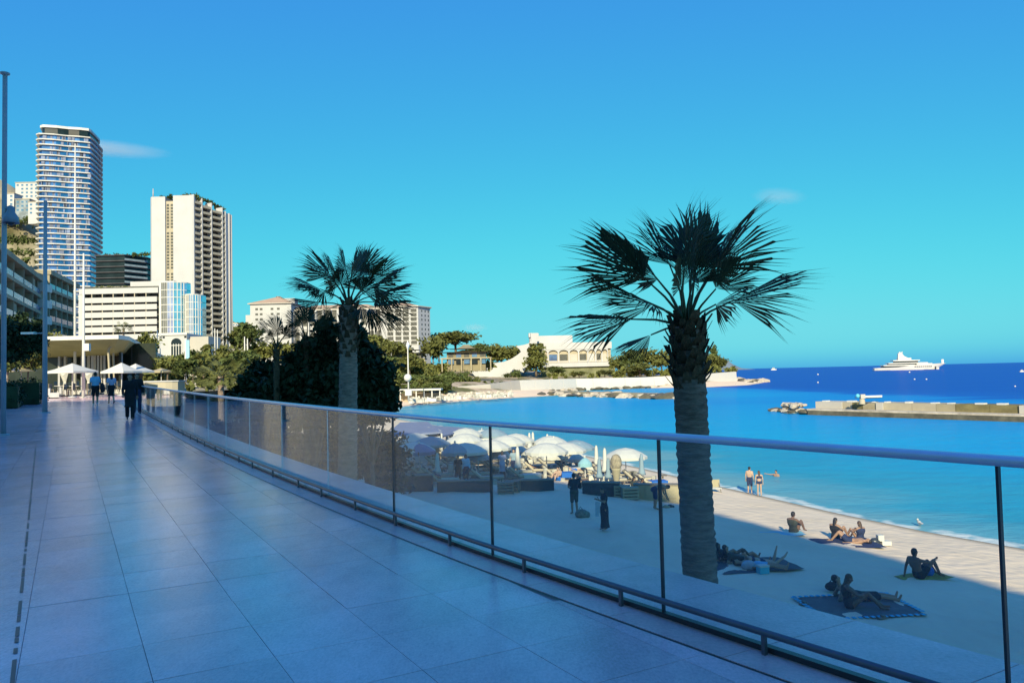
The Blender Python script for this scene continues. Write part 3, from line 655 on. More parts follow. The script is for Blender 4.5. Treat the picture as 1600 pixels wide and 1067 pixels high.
# --- white balcony block with blue glass bays
P = at(126, 480, 300); Q = at(247.5, 480, 300); t, M, W = bld('white_hotel_block', 'low white hotel block with six rows of balconies below the white tower', P, Q)
z_ = lambda y: zz(y, 300, 186); xs_ = [lx(M, q) for q in (129.5, 144, 160.5, 177.5, 194, 211, 229, 246.5)]
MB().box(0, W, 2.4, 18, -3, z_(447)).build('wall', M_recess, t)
MB().box(-.5, W, -.3, 18.3, z_(458.8), z_(450.5)).build('roof_fascia', M_wall, t)
MB().box(-.8, .9, -.1, 2.4, -3, z_(458.9)).build('end_wall', M_wall, t)
MB().box(lx(M, 194), W+4, 5, 16, z_(450.4), z_(438)).build('penthouse', M_wall, t)
MB().box(1, lx(M, 193), 7, 16, z_(450.4), z_(444)).build('roof_room', M_conc, t)
rows = [(464.7, 473), (477.6, 484.6), (489.5, 496), (501, 507.8), (512.4, 519), (524, 531), (536, 543)]
for k in range(7):
    w = xs_[k+1]-xs_[k]; bal = None
    for (y0, y1) in rows:
        z0, z1 = z_(y1), z_(y0)
        if bal is None: hh = z1-z0; bal = MB().box(0, w-.03, -.55, 2.4, 0, .25).box(0, w-.03, -.55, -.35, .25, hh).build('balcony', M_wall, t); bal.location = (xs_[k], 0, z0)
        else: put(bal, 'balcony', t, T(xs_[k], 0, z0))
    MB().box(xs_[k]-.16, xs_[k]+.16, -.3, 2.4, -2, z_(459)).build('pier', M_conc, t)
stuff(foliage('roof_hedge', [((5+2.2*i, 3.4, z_(450)+.5), (1.5, .9, .7)) for i in range(6)], 500, .35, M_leaf, t, 5, 30))
def glass_bay(label, x0, x1, ytop, ybot, Yb, seed):
    A = at(x0, 480, Yb); B = at(x1, 480, Yb); t, M, W = bld('glass_bay', label, A, B, group='blue glass bays'); zt, zb = zz(ytop, Yb, x0), -2
    pl = [(0, 1.2), (W*.12, .15), (W*.38, -.5), (W*.62, -.1), (W*.86, 1.3), (W, 3.2), (W, 7), (0, 7)]
    MB().prism(pl, zb, zt).build('glazing', M_mirror, t); MB().prism([(p[0], p[1]-.15) for p in pl], zt, zt+.35).build('cornice', M_white, t)
    for i in range(5):
        a, b = Vector(pl[i]), Vector(pl[i+1]); n = 3 if i < 2 else 2
        for k in range(n):
            p = a.lerp(b, k/n); MB().box(p.x-.11, p.x+.11, p.y-.16, p.y+.1, zb, zt-.01).build('mullion', M_white, t)
        if i < 2: MB().prism([(a.x, a.y-.02), (b.x, b.y-.02), (b.x, b.y+.02), (a.x, a.y+.02)], zb, zt-.02).build('dark_pane', M_darkglass, t)
    z = zt-2.9; tr = None
    while z > 5:
        if tr is None: tr = MB().prism([(p[0], p[1]-.1) for p in pl], 0, .22).build('transom', M_white, t); tr.location = (0, 0, z)
        else: put(tr, 'transom', t, T(0, 0, z))
        z -= 2.9
    return t
glass_bay('taller of the two bowed bays of cyan mirror glass beside the white hotel block', 247, 286.5, 442, 520, 297, 1)
glass_bay('shorter bowed bay of cyan mirror glass, against the foot of the white tower', 287, 311, 461, 525, 299, 2)
# --- low white hall with an arched window
P = at(243, 540, 200); Q = at(322, 540, 200); t, M, W = bld('arched_hall', 'low white hall with a tall arched window among flagpoles', P, Q); z_ = lambda y: zz(y, 200, 280)
MB().box(0, W*.62, 0, 10, -4, z_(521)).build('wall', M_wall, t); MB().box(W*.62+.01, W, 1.5, 10, -4, z_(526)).build('wall', M_wall2, t); MB().box(-.3, W*.63, -.35, .01, z_(523.5), z_(520)).build('cornice', M_white, t)
xa, xb = lx(M, 267.5), lx(M, 284); ar = [(xa, -5), (xb, -5)]+[((xa+xb)/2+(xb-xa)/2*math.cos(q), z_(536.5)+(xb-xa)/2*math.sin(q)) for q in np.linspace(0, math.pi, 9)]
AX = Matrix(((1, 0, 0, 0), (0, 0, -1, 0), (0, 1, 0, 0), (0, 0, 0, 1)))   # draws an xz outline standing up
MB().prism(ar, .0, .08, AX).build('window', M_darkglass, t)
for q in np.linspace(xa, xb, 5): MB().box(q-.08, q+.08, -.16, -.09, -5, z_(537)).build('window_frame', M_white, t)
MB().box(xa, xb, -.165, -.085, z_(540), z_(539)).build('window_frame', M_white, t)
for q in (251, 256, 290): MB().box(lx(M, q)-.3, lx(M, q)+.3, -.05, .02, z_(528), z_(525)).build('window', M_darkglass, t)
# --- large hotel across the bay
P = at(391, 500, 378); Q = at(603, 500, 378); t, M, W = bld('grand_hotel', 'large cream hotel with tan hipped roofs and arched loggias across the bay', P, Q)
z_ = lambda y, x=500: zz(y, 378, x)
def hip(x0, x1, y0, y1, z0, h, nm='roof'):
    i = (y1-y0)*.42; MB().add([(x0, y0, z0), (x1, y0, z0), (x1, y1, z0), (x0, y1, z0), (x0+i, (y0+y1)/2, z0+h), (x1-i, (y0+y1)/2, z0+h)], [(0, 1, 5, 4), (1, 2, 5), (2, 3, 4, 5), (3, 0, 4), (3, 2, 1, 0)]).build(nm, M_rooftile, t)
x1 = lx(M, 456); MB().box(0, x1, 0, 26, -4, z_(475, 420)).build('wall', M_wall, t); MB().box(-2.6, -.01, 1, 24, -4, z_(492, 390)).build('wall', M_wall, t)
MB().box(-1, x1+.6, -1, 27, z_(475, 420)+.01, z_(473.6, 420)).build('eaves', M_wall2, t); hip(-.8, x1+.4, -.8, 26.8, z_(473.5, 420), 4.6); MB().box(x1*.62, x1*.95, 10, 16, z_(471, 440), z_(463, 440)).build('penthouse', M_wall, t)
x2 = lx(M, 597); MB().box(x1+.01, x2, 5, 26, -4, z_(484)).build('wall', M_wall, t); MB().box(x1+.02, x2-.6, 4.2, 26.5, z_(484)+.01, z_(482)).build('eaves', M_wall2, t)
hip(x1+.6, x2-.7, 4.4, 26, z_(481.9), 3)
nb = 12; bw = (x2-x1)/nb; wr = MB().box(.7, bw-.7, 4.9, 5.05, 0, 5.6).build('window', M_recess, t); pil = MB().box(-.5, .5, 3.4, 5.0, -4, z_(484)).build('pilaster', M_wall, t)
ar = [(.7, 0), (bw-.7, 0)]+[(bw/2+(bw-1.4)/2*math.cos(q), 4.0+(bw-1.4)/2*math.sin(q)) for q in np.linspace(0, math.pi, 9)]
aw = MB().prism(ar, -5.05, -4.9, AX).build('arched_window', M_recess, t); lv = MB().box(.6, bw-.6, 4.6, 5.2, 0, .5).build('sill', M_wall, t)
for k in range(nb):
    for j, (o_, nm, y) in enumerate([(wr, 'window', 508), (aw, 'arched_window', 533), (wr, 'window', 496), (lv, 'sill', 514)]):
        Mk = T(x1+bw*k, 0, z_(y))
        if k == 0 and o_ is not wr or (k == 0 and y == 508): o_.matrix_local = Mk
        else: put(o_, nm, t, Mk)
    if k == 0: pil.matrix_local = T(x1, 0, 0)
    else: put(pil, 'pilaster', t, T(x1+bw*k, 0, 0))
x3 = lx(M, 655, -2); Sx = M.inverted() @ at(672, 500, 386.5)
MB().prism([(x2, -2), (x3, -2), (Sx.x, Sx.y), (Sx.x-4, Sx.y+14), (x2, 24)], -4, z_(480, 640)).build('wall', M_wall, t)
MB().prism([(x2-1, -3), (x3+.3, -3.1), (Sx.x+1, Sx.y-.4), (Sx.x-3.5, Sx.y+15), (x2-1, 25)], z_(480, 640)+.01, z_(478.4, 640)).build('eaves', M_wall2, t); hip(x2-.8, x3+.2, -2.7, 22, z_(478.3, 640), 3.2)
wn = MB().box(-1.45, 1.45, -2.06, -1.9, -.85, .85).build('window', M_recess, t); aw2 = MB().prism([(-1.5, -.9), (1.5, -.9)]+[(1.5*math.cos(q), .1+1.0*math.sin(q)) for q in np.linspace(0, math.pi, 7)], 1.9, 2.06, AX).build('arched_window', M_recess, t); si = MB().box(-1.8, 1.8, -2.25, -2.0, -1.2, -.95).build('sill', M_white, t)
fw = fa = fs_ = True
for r_, y in enumerate((486, 492.7, 499.5, 507, 514.3, 521.7, 529, 535.5)):
    for xq in (611, 623.6, 635.6, 648):
        Mk = T(lx(M, xq, -2), 0, z_(y, 630))
        if r_ in (4, 7):
            if fa: aw2.matrix_local = Mk; fa = False
            else: put(aw2, 'arched_window', t, Mk)
        elif fw: wn.matrix_local = Mk; fw = False
        else: put(wn, 'window', t, Mk)
        if fs_: si.matrix_local = Mk; fs_ = False
        else: put(si, 'sill', t, Mk)
A2 = Vector((x3, -2, 0)); B2 = Vector((Sx.x, Sx.y, 0)); f3 = frame(A2, B2); W3 = (B2-A2).length; sw = MB().box(-.45, .45, -.06, .1, -.5, .5).build('window', M_recess, t); ff = True
for y in (486, 492.7, 499.5, 507, 514.3, 521.7, 529, 535.5):
    for q in (.3, .58, .85):
        Mk = f3 @ T(W3*q, 0, z_(y, 640))
        if ff: sw.matrix_local = Mk; ff = False
        else: put(sw, 'window', t, Mk)
for xq in (402, 409, 426, 436):
    for y in (483, 491, 499, 522, 530): put(sw, 'window', t, T(lx(M, xq), 0, z_(y, 410)) @ Matrix.Scale(1.5, 4, (1, 0, 0)))
# --- pagoda-roofed villas
def villa(label, x0, x1, ytop, ybot, Y):
    A = at(x0, 560, Y); B = at(x1, 560, Y); t, M, W = bld('villa', label, A, B, group='villas above the bank', cat='villa'); zt, zb = zz(ytop, Y, x0), zz(ybot, Y, x0)-3; h = zt-zz(ybot, Y, x0)
    MB().box(W*.12, W*.88, 1.5, 9, zb, zb+3+h*.62).build('wall', M_villa, t)
    z0 = zb+3; 
    MB().box(0, W, 0, 9, z0+h*.28, z0+h*.34).build('terrace', M_oldconc, t)
    for s_, zr, hr, ov in ((.0, z0+h*.60, h*.13, 0), (.16, z0+h*.76, h*.24, 0)):
        a, b = W*s_, W*(1-s_); n = 8; vs = []; rings = 5
        for k in range(rings):
            f = k/(rings-1); i = (f**.6)*(b-a)*.42; zz_ = zr+hr*(f**1.8)+(.25*(1-f) if k == 0 else 0); y0 = -1+f*4.2; y1 = 10.5-f*4.2
            vs += [(a+i, y0, zz_), (b-i, y0, zz_), (b-i, y1, zz_), (a+i, y1, zz_)]
        fs = [(k*4+j, k*4+(j+1) % 4, (k+1)*4+(j+1) % 4, (k+1)*4+j) for k in range(rings-1) for j in range(4)]+[(16, 17, 18, 19), (3, 2, 1, 0)]
        MB().add(vs, fs).build('roof', M_villa, t)
    for k in range(5):
        x = W*(.15+.155*k); MB().box(x, x+W*.10, 1.42, 1.5, z0+h*.36, z0+h*.56).build('window', M_bluerail if k % 2 else M_recess, t)
        MB().box(x, x+W*.11, .6, 1.49, z0+.2, z0+h*.25).build('window', M_darkglass if k % 2 else M_bluerail, t)
    for k in range(6): MB().box(W*(.02+.19*k), W*(.02+.19*k)+.5, -.1, .5, zb, z0+h*.28).build('column', M_oldconc, t)
villa('smaller pagoda-roofed villa with blue windows below the cream hotel', 606, 664, 541, 571, 330)
villa('larger pagoda-roofed villa with curved eaves on the wooded bank', 688, 768, 539, 570, 330)
# --- white concert hall with an arcade and its sweeping white wall
P = at(846, 560, 400); Q = at(955, 560, 400); t, M, W = bld('arcaded_hall', 'white seafront hall with a row of arched bays and a blank white upper storey', P, Q); z_ = lambda y, x=900: zz(y, 400, x)
MB().box(0, W, 1.2, 22, -3, z_(536.5)).build('wall', M_conc, t); MB().box(-.3, W+.4, -.3, 22.3, z_(545.5), z_(535)).build('parapet', M_wall, t)
A = lx(M, 829, 6); MB().box(A, lx(M, 896, 6), 6, 18, z_(536), z_(523.5, 860)).build('upper_storey', M_wall, t); MB().box(A-.5, lx(M, 842, 6), 5, 12, z_(526, 835), z_(519.5, 835)).build('roof_room', M_wall, t)
MB().box(0, W, -1.2, 1.2, z_(573), z_(566.4)).build('plinth', M_wall, t); MB().box(0, W+2, .4, 3, -5, z_(573)).build('base_wall', mat('mossy_base', (.15, .16, .09), .9, .3, .3), t)
xs_ = [lx(M, q) for q in (848, 857, 873.5, 890, 905, 919.5, 931.5, 941.5, 951)]
for i in range(8):
    a, b = xs_[i]+.35, xs_[i+1]-.35; c = (a+b)/2; r = (b-a)/2; hz = z_(550.5); top = z_(545.6)
    pl = [(xs_[i], z_(566)), (a, z_(566)), (a, hz)]+[(c-r*math.cos(q), hz+min(r, top-hz-.3)*math.sin(q)) for q in np.linspace(.15, math.pi-.15, 9)]+[(b, hz), (b, z_(566)), (xs_[i+1], z_(566)), (xs_[i+1], top), (xs_[i], top)]
    MB().prism(pl, -.9, .1, AX).build('arch', M_wall, t)
    MB().box(a+.3, b-.3, 1.1, 1.2, z_(565.5), z_(553)).build('window', [M_recess, M_glass, M_recess, M_wall2][i % 4] if i != 5 else M_wall, t)
    MB().box(a, b, .9, 1.0, z_(565.8), z_(563)).build('balustrade', M_wall2, t)
pl = [(733, 576), (728, 568), (742, 567), (775, 567), (788, 565), (800, 560), (809, 554), (814, 549.5), (812, 546), (806, 541), (817, 539), (825, 537), (830, 533), (829, 520), (834, 521), (842, 521), (838, 540), (834, 556), (824, 572), (818, 582), (810, 579), (801, 577), (795, 590), (770, 592), (745, 592)]
ws = [at(x, y, 392) for x, y in pl]; wt = thing('sweeping_wall', 'white sculptural wall that sweeps up in curves beside the arcaded hall', 'wall', (ws[0].x, 392, 0))
MB().prism([(p.x-ws[0].x, p.z) for p in ws], -7, 0, AX).build('wall', M_wall, wt)
for q in (752, 755.5, 759.5): p = at(q, 578, 392); MB().box(p.x-ws[0].x-.35, p.x-ws[0].x+.35, -.08, .05, p.z-.6, p.z+.6).build('slit_window', M_recess, wt)
# hillside houses
hb = [(20, 24, 60, 286, 311, 640, 'pale slab apartment block on the hilltop beside the glass tower'), (0, 4, 22, 303, 330, 600, 'small white hillside house left of the slab block'), (0, 24, 46, 312, 332, 600, 'stacked blue-grey hillside house under the slab block'),
      (0, 44, 62, 316, 334, 590, 'blank white hillside house touching the glass tower'), (0, 363, 372, 505, 511, 880, 'cream house among trees on the hill behind the white tower'), (0, 375, 388, 509, 514, 880, 'long white hill house left of the cream hotel'), (0, 366, 382, 524, 533, 700, 'white terraced house low on the slope behind the white tower')]
for i, (rw, x0, x1, y0, y1, Y, lab) in enumerate(hb):
    A = at(x0, y1, Y); B = at(x1, y1, Y); t, M, W = bld('hillside_house', lab, A, B, group='houses on the hill'); zt = zz(y0, Y, x0); zb = zz(y1, Y, x0)-8
    MB().box(0, W, 0, 10, zb, zt).build('wall', M_wall if i not in (2,) else mat('grey_blue_render', (.20, .24, .27), .8, .5, .12), t); MB().box(-.4, W+.4, -.4, 10.4, zt+.01, zt+.5).build('roof', M_conc, t)
    nx = max(2, int(W/3.6)); nz = max(1, int((zt-zb-7)/3.2)); wq = MB().box(-.9, .9, -.08, .1, -.7, .7).build('window', M_bluerail, t)
    for a in range(nx):
        for b in range(nz):
            Mk = T(W*(a+.5)/nx, 0, zt-2-3.2*b)
            if a == b == 0: wq.matrix_local = Mk
            elif not (i == 0 and a < 1): put(wq, 'window', t, Mk)
# ------------------------------------------------------------------ coast across the bay
wp = [(716, 604, 612, 262), (766, 600, 609, 270), (812, 594, 605.5, 290), (900, 591.5, 603.5, 320), (1000, 589.5, 602, 338), (1062, 587, 600, 352), (1110, 583.5, 597, 380), (1150, 580.5, 593.5, 404)]
sw_ = thing('seawall', 'long white seawall along the foot of the wooded headland', 'wall', at(900, 600, 320)); O = Vector(sw_.location)
for (a, b) in zip(wp[:-1], wp[1:]):
    A, B = at(a[0], a[1], a[3]), at(b[0], b[1], b[3]); d = (B-A); d.z = 0; n = Vector((-d.y, d.x, 0)).normalized(); k = max(1, round(d.length/9))
    for j in range(k):
        p, q = A.lerp(B, j/k), A.lerp(B, (j+.985)/k); m = MB(); vs = []
        for w in (p, q): vs += [Vector((w.x, w.y, -6.8))-O-n*.8, w-O, w-O+n*1.5, Vector((w.x, w.y, -6.8))-O+n*1.5]
        m.add(vs, [(0, 4, 5, 1), (1, 5, 6, 2), (2, 6, 7, 3), (0, 1, 2, 3), (4, 7, 6, 5)]); m.build('wall_section', M_white if a[0] > 780 else M_wall2, sw_)
A = at(1150, 581, 404); B = at(1120, 570, 470)
wt = thing('corner_wall', 'beige end face of the headland wall where it turns away from the sea', 'wall', A); d = B-A; n = Vector((d.y, -d.x, 0)).normalized()
MB().beam((0, .9, -3), (d.x, d.y, -3), .8, 6).build('wall', M_conc, wt)
def boulder(seed, m=M_rock):
    g = np.random.default_rng(seed); b = MB().ell((0, 0, 0), (1, 1, 1), 8, None, 5); v = np.array(b.v); nz = 1+.22*np.sin(v@g.normal(size=3)*3+g.random()*6)+.15*np.sin(v@g.normal(size=3)*5); v = v*nz[:, None]*np.array([1, .8, .62])
    me = bpy.data.meshes.new('boulder'); me.from_pydata(v.tolist(), [], b.f); me.materials.append(m); return me
BO = [boulder(i) for i in range(5)]+[boulder(9+i, M_wetrock) for i in range(3)]
def rocks(t, pts, n, r, spread, dark=.3, zoff=0, seed=0):
    g = random.Random(seed)
    for i in range(n):
        f = g.random()*(len(pts)-1); k = int(f); p = Vector(pts[k]).lerp(Vector(pts[k+1]), f-k)+Vector((g.gauss(0, spread), g.gauss(0, spread), zoff)); s = r*g.uniform(.55, 1.4)
        me = BO[5+g.randrange(3)] if g.random() < dark else BO[g.randrange(5)]
        o = bpy.data.objects.new('boulder', me); COL.objects.link(o); o.parent = t; o.matrix_local = T(*(p-Vector(t.location))) @ RZ(g.uniform(0, 6)) @ Matrix.Rotation(g.uniform(-.4, .4), 4, 'X') @ Matrix.Diagonal((s*1.3, s, s*g.uniform(.6, 1), 1))
gpts = [gz(868, 617, -6), gz(930, 619, -6), gz(985, 621, -6), gz(1050, 623, -6)]
gt = thing('rock_groyne', 'low dark rock groyne running out into the turquoise bay', 'rocks', gpts[0])
for p in gpts: p.z = -5.7
rocks(gt, gpts, 95, 1.9, 2.2, .55, -.2, 5)
m = MB()
for a, b in zip(gpts[:-1], gpts[1:]): m.beam(a-gpts[0]+Vector((0, 3, .5)), b-gpts[0]+Vector((0, 3, .5)), 5, 1.6)
m.build('concrete_crest', M_oldconc, gt)
ap = [at(825, 606, 292), at(900, 604, 317), at(1000, 603, 335), at(1062, 601, 349), at(1110, 598, 377), at(1150, 594, 401), at(1172, 595, 395)]
for p in ap: p.z = -5.8
rt = thing('rock_apron', 'band of dark boulders along the foot of the white seawall', 'rocks', ap[0]); rocks(rt, ap, 150, 1.5, 1.3, .75, .0, 8)
pts = [gz(1148, 594, -6), gz(1170, 597.5, -6), gz(1194, 597, -6)]
for p in pts: p.z = -5.9
rp2 = thing('rock_point', 'pale flat rocks at the tip of the headland', 'rocks', pts[0]); rocks(rp2, pts, 42, 2.4, 2.2, .35, .15, 12)
# beach terrace roof, ball mast and pontoon of the far beach
A = at(612, 611, 212); B = at(690, 609, 212); t, M, W = bld('beach_terrace', 'thin flat white roof on posts over the far beach terrace', A, B, cat='pavilion')
MB().box(0, W, -2, 4, A.z, A.z+.45).build('roof', M_white, t)
for k in range(7): MB().box(.3+k*(W-.8)/6, .6+k*(W-.8)/6, -1.6, -1.3, -5, A.z-.01).build('post', M_white, t)
MB().box(.5, W-.5, 3, 3.4, -5, A.z-.8).build('back_wall', M_conc, t)
A = at(638.5, 626, 190); t = thing('ball_mast', 'white mast with a round white ball low on it above the far beach', 'mast', (A.x, A.y, -4.6)); ht = zz(532, 190, 638)+4.6
MB().tube([(0, 0, 0), (0, 0, ht)], [.22, .12], 8).build('mast', M_white, t); MB().ell((-.1, -.25, zz(590, 190, 638)+4.6), (.95, .95, .95), 14, None, 10).build('ball', M_white, t)
MB().lathe([(.02, ht-.1), (.5, ht-1.2), (.12, ht-2.3)], 8).build('lamp', M_rail, t); MB().box(-.8, .8, -.4, .4, 1.4, 2.8).build('panel', M_white, t)
A = gz(646, 629, -5.5); t = thing('white_pontoon', 'small white bathing pontoon at the edge of the far beach', 'pontoon', A); MB().box(-1, 4, -.6, .6, .1, .4).build('deck', M_white, t)
for x in (-.8, 1, 2.6, 3.8): MB().tube([(x, -.5, -1), (x, -.5, 1.3)], .06, 5).build('pile', M_white, t)
m = MB(); g = random.Random(4)
for i in range(260):                   # loungers, bags and half-seen bathers of the far beach
    x = g.uniform(640, 800); y = np.interp(x, [640, 720, 800], [626, 619, 615.5])+g.uniform(-4, 3); p = gz(x, y, -4.6); s = g.uniform(.2, .6); m.box(p.x-s, p.x+s, p.y-.3, p.y+.3, p.z-.3, p.z+g.uniform(.1, .7))
stuff(m.build('far_beach_clutter', mat('white_brown_clutter', (.08, .07, .05), .8, .2, .22, c2=(.62, .60, .55)), None))
# ------------------------------------------------------------------ vegetation
def proto(name, blobs, n, size, m, th, r, seed):
    t = thing(name, 'x', 'tree'); foliage('crown', blobs, n, size, m, t, seed, 70, .25); limbs('trunk', t, th, r, blobs, M_trunk, seed=seed); return t
PR = {}
PR['round'] = [proto('broadleaf_tree', [((0, 0, 5.6), (2.6, 2.6, 2.1)), ((-1.5, .4, 4.6), (1.7, 1.7, 1.4)), ((1.6, -.3, 4.8), (1.7, 1.6, 1.5)), ((.3, -1.2, 6.6), (1.4, 1.4, 1.1))], 1300, .42, mm, 2.8, .22, 3+i) for i, mm in enumerate((M_leaf, M_leaf2))]
PR['tall'] = [proto('evergreen_tree', [((0, 0, 2.6), (1.5, 1.5, 1.6)), ((.1, 0, 4.4), (1.3, 1.3, 1.6)), ((-.1, .1, 6.3), (.9, .9, 1.5))], 1100, .34, mm, 1.6, .2, 13+i) for i, mm in enumerate((M_leaf, M_leaf2))]
PR['pine'] = [proto('umbrella_pine', [((0, 0, 6.4), (3.4, 3.2, 1.0)), ((-2, .5, 6.0), (1.9, 1.8, .8)), ((2.1, -.4, 6.1), (1.8, 1.8, .8)), ((0, -.6, 7.2), (2.2, 2.0, .6))], 1400, .36, mm, 4.4, .24, 23+i) for i, mm in enumerate((M_leaf, M_leaf2))]
PR['shrub'] = [proto('shrub', [((0, 0, 1.1), (1.3, 1.2, 1.0)), ((.9, .2, .8), (.8, .8, .7)), ((-.8, -.2, .8), (.8, .9, .7))], 520, .24, mm, .3, .06, 33+i) for i, mm in enumerate((M_leaf, M_leaf2))]
SZ = {'round': (5.6, 7.9), 'tall': (3.0, 7.9), 'pine': (7.4, 7.9), 'shrub': (3.2, 2.2)}
VEG = [  # kind, tone, x, top y, foot y, width px, distance, label
 ('round', 0, 78, 520, 600, 46, 84, 'olive tree left of the restaurant canopy, behind the grey lamp post'), ('round', 0, 44, 533, 606, 44, 62, 'leafy olive tree over the hedge on the far left'),
 ('round', 1, 12, 545, 606, 40, 58, 'leafy tree under the dark umbrella pine'), ('round', 0, 231, 520, 585, 32, 92, 'round olive tree rising right of the restaurant roof'),
 ('round', 0, 262, 556, 600, 40, 82, 'low spreading olive tree below the arched hall'), ('pine', 1, 302, 548, 604, 52, 105, 'flat-crowned tree right of the arched window'),
 ('round', 0, 318, 552, 606, 46, 85, 'olive tree left of the sunlit palm'), ('round', 1, 378, 548, 612, 58, 98, 'broad green tree between the sunlit palm and the dark trees'), ('tall', 0, 322, 534, 590, 22, 170, 'narrow tree at the foot of the white tower'),
 ('round', 1, 388, 505, 560, 42, 300, 'green tree at the left end of the cream hotel'), ('round', 0, 372, 517, 560, 34, 340, 'olive tree below the hill houses'), ('round', 0, 356, 540, 600, 40, 150, 'olive tree under the right edge of the white tower'),
 ('round', 1, 290, 560, 604, 34, 70, 'bushy tree behind the far end of the railing'), ('pine', 0, 578, 525, 580, 64, 340, 'spreading pine in front of the hotel arches'), ('pine', 0, 612, 535, 585, 60, 320, 'spreading pine left of the smaller villa'),
 ('round', 1, 632, 540, 580, 30, 350, 'tree behind the smaller villa'), ('round', 0, 677, 526, 580, 36, 345, 'tree in the gap between the two villas'), ('pine', 0, 712, 519, 565, 82, 412, 'great domed pine behind the larger villa'),
 ('round', 0, 686, 521, 565, 34, 409, 'dark round tree at the left of the great domed pine'), ('pine', 1, 752, 538, 580, 50, 406, 'low pine right of the great domed pine'), ('round', 0, 778, 538, 580, 34, 406, 'tree right of the larger villa'),
 ('round', 0, 799, 541, 580, 40, 409, 'tree tucked behind the top of the sweeping wall'), ('tall', 0, 838, 532, 588, 32, 382, 'tall bushy evergreen in front of the arcaded hall'), ('shrub', 1, 806, 577, 590, 18, 360, 'dark shrub under the sweep of the white wall'),
 ('shrub', 1, 792, 582, 590, 14, 350, 'small dark shrub at the right foot of the white wall'), ('round', 0, 966, 556, 590, 26, 385, 'tree at the right end of the arcaded hall'), ('round', 1, 985, 547, 590, 34, 380, 'tree behind the drooping palm leaf'),
 ('round', 0, 1008, 545, 590, 38, 390, 'olive tree left of the big palm trunk'), ('round', 0, 1034, 548, 590, 32, 395, 'olive tree close behind the big palm trunk'), ('tall', 1, 1117, 540, 582, 16, 420, 'tall dark evergreen right of the big palm trunk'),
 ('round', 0, 1125, 557, 584, 24, 415, 'round tree at the outer end of the headland'), ('round', 0, 1108, 553, 584, 24, 410, 'tree just right of the big palm trunk on the headland'), ('shrub', 0, 1142, 574, 583, 16, 418, 'last small bush on the headland'),
 ('round', 0, 640, 553, 590, 36, 312, 'tree just right of the smaller villa terrace'), ('round', 1, 598, 556, 600, 44, 270, 'green tree right of the dark beach trees'), ('shrub', 1, 700, 577, 597, 22, 290, 'bush on the bank below the larger villa'),
 ('shrub', 1, 724, 577, 602, 24, 285, 'tall dark bush left of the white wall foot'), ('shrub', 0, 745, 588, 603, 16, 282, 'small olive bush under the white wall'), ('shrub', 0, 672, 576, 598, 30, 275, 'olive bush on the middle of the bank'),
 ('shrub', 0, 660, 590, 613, 34, 245, 'wide olive bush above the terrace roof'), ('shrub', 1, 694, 592, 614, 34, 248, 'wide green bush right of the terrace roof'), ('shrub', 0, 630, 580, 604, 34, 262, 'olive bush left of the ball mast'), ('shrub', 0, 612, 590, 612, 30, 240, 'low bush beside the dark beach trees'),
 ('round', 0, 905, 580, 590, 24, 350, 'low tree below the arcade windows'), ('round', 0, 945, 578, 589, 24, 355, 'low tree below the right end of the arcade'), ('round', 0, 1000, 567, 589, 40, 360, 'low tree on the headland left of the palm trunk'), ('round', 1, 870, 572, 590, 26, 350, 'low tree below the left arches'),
 ('round', 0, 532, 545, 590, 50, 330, 'tree below the hotel loggia behind the second palm'), ('round', 1, 1085, 560, 586, 30, 405, 'tree hidden behind the big palm trunk'), ('shrub', 0, 480, 600, 612, 50, 70, 'shrub in the garden below the promenade')]
for kd, tone, x, y0, y1, w, Y, lab in VEG:
    b = at(x, y1, Y); h = at(x, y0, Y).z-b.z; wm_ = w*Y/FPX; p = PR[kd][tone]
    dup(p, b, random.uniform(0, 6.28), lab, {'round': 'trees of the bay', 'tall': 'evergreens of the headland', 'pine': 'spreading pines', 'shrub': 'shrubs of the bank'}[kd], (wm_/SZ[kd][0], wm_/SZ[kd][0], h/SZ[kd][1]))
for l in PR.values():
    for r_ in l:
        for c in list(r_.children): bpy.data.objects.remove(c)
        bpy.data.objects.remove(r_)
def mass(name, items, n, size, m, seed):
    bl = []
    for x0, x1, y, hp_, Y0, Y1, k in items:
        for i in range(k):
            f = (i+random.random())/k; Y = Y0+(Y1-Y0)*f; p = at(x0+(x1-x0)*f, y+random.uniform(-2, 2), Y); r = hp_*Y/FPX*random.uniform(.6, 1.2); bl.append(((p.x, p.y, p.z), (r*1.5, r*1.5, r)))
    return stuff(foliage(name, bl, n, size, m, None, seed, len(bl)*7, .33))
random.seed(11)
mass('headland_shrubbery', [(548, 700, 575, 9, 310, 335, 20), (690, 770, 572, 5, 335, 340, 10), (770, 830, 572, 6, 400, 405, 6), (850, 950, 586, 3, 345, 360, 12), (950, 1060, 582, 5, 362, 372, 14), (1060, 1148, 578, 5, 380, 415, 9), (395, 600, 548, 10, 350, 360, 22)], 15000, 1.0, M_leaf, 3)
mass('bank_scrub', [(600, 730, 592, 5, 250, 280, 22), (610, 700, 603, 4, 240, 245, 12), (700, 800, 597, 2, 275, 290, 8)], 5000, .6, M_leaf2, 4)
mass('town_shrubbery', [(230, 400, 590, 9, 80, 150, 22), (240, 400, 575, 10, 120, 170, 18), (300, 390, 602, 7, 66, 76, 8), (120, 240, 535, 5, 150, 170, 8), (365, 395, 535, 9, 420, 430, 8)], 9000, .42, M_leaf, 5)
mass('hillside_scrub', [(2, 62, 345, 6, 600, 600, 12), (2, 62, 375, 6, 560, 560, 14), (0, 60, 395, 5, 540, 540, 8), (4, 60, 408, 4, 520, 520, 8), (362, 392, 516, 5, 860, 860, 8)], 2600, 1.1, M_leaf2, 6)
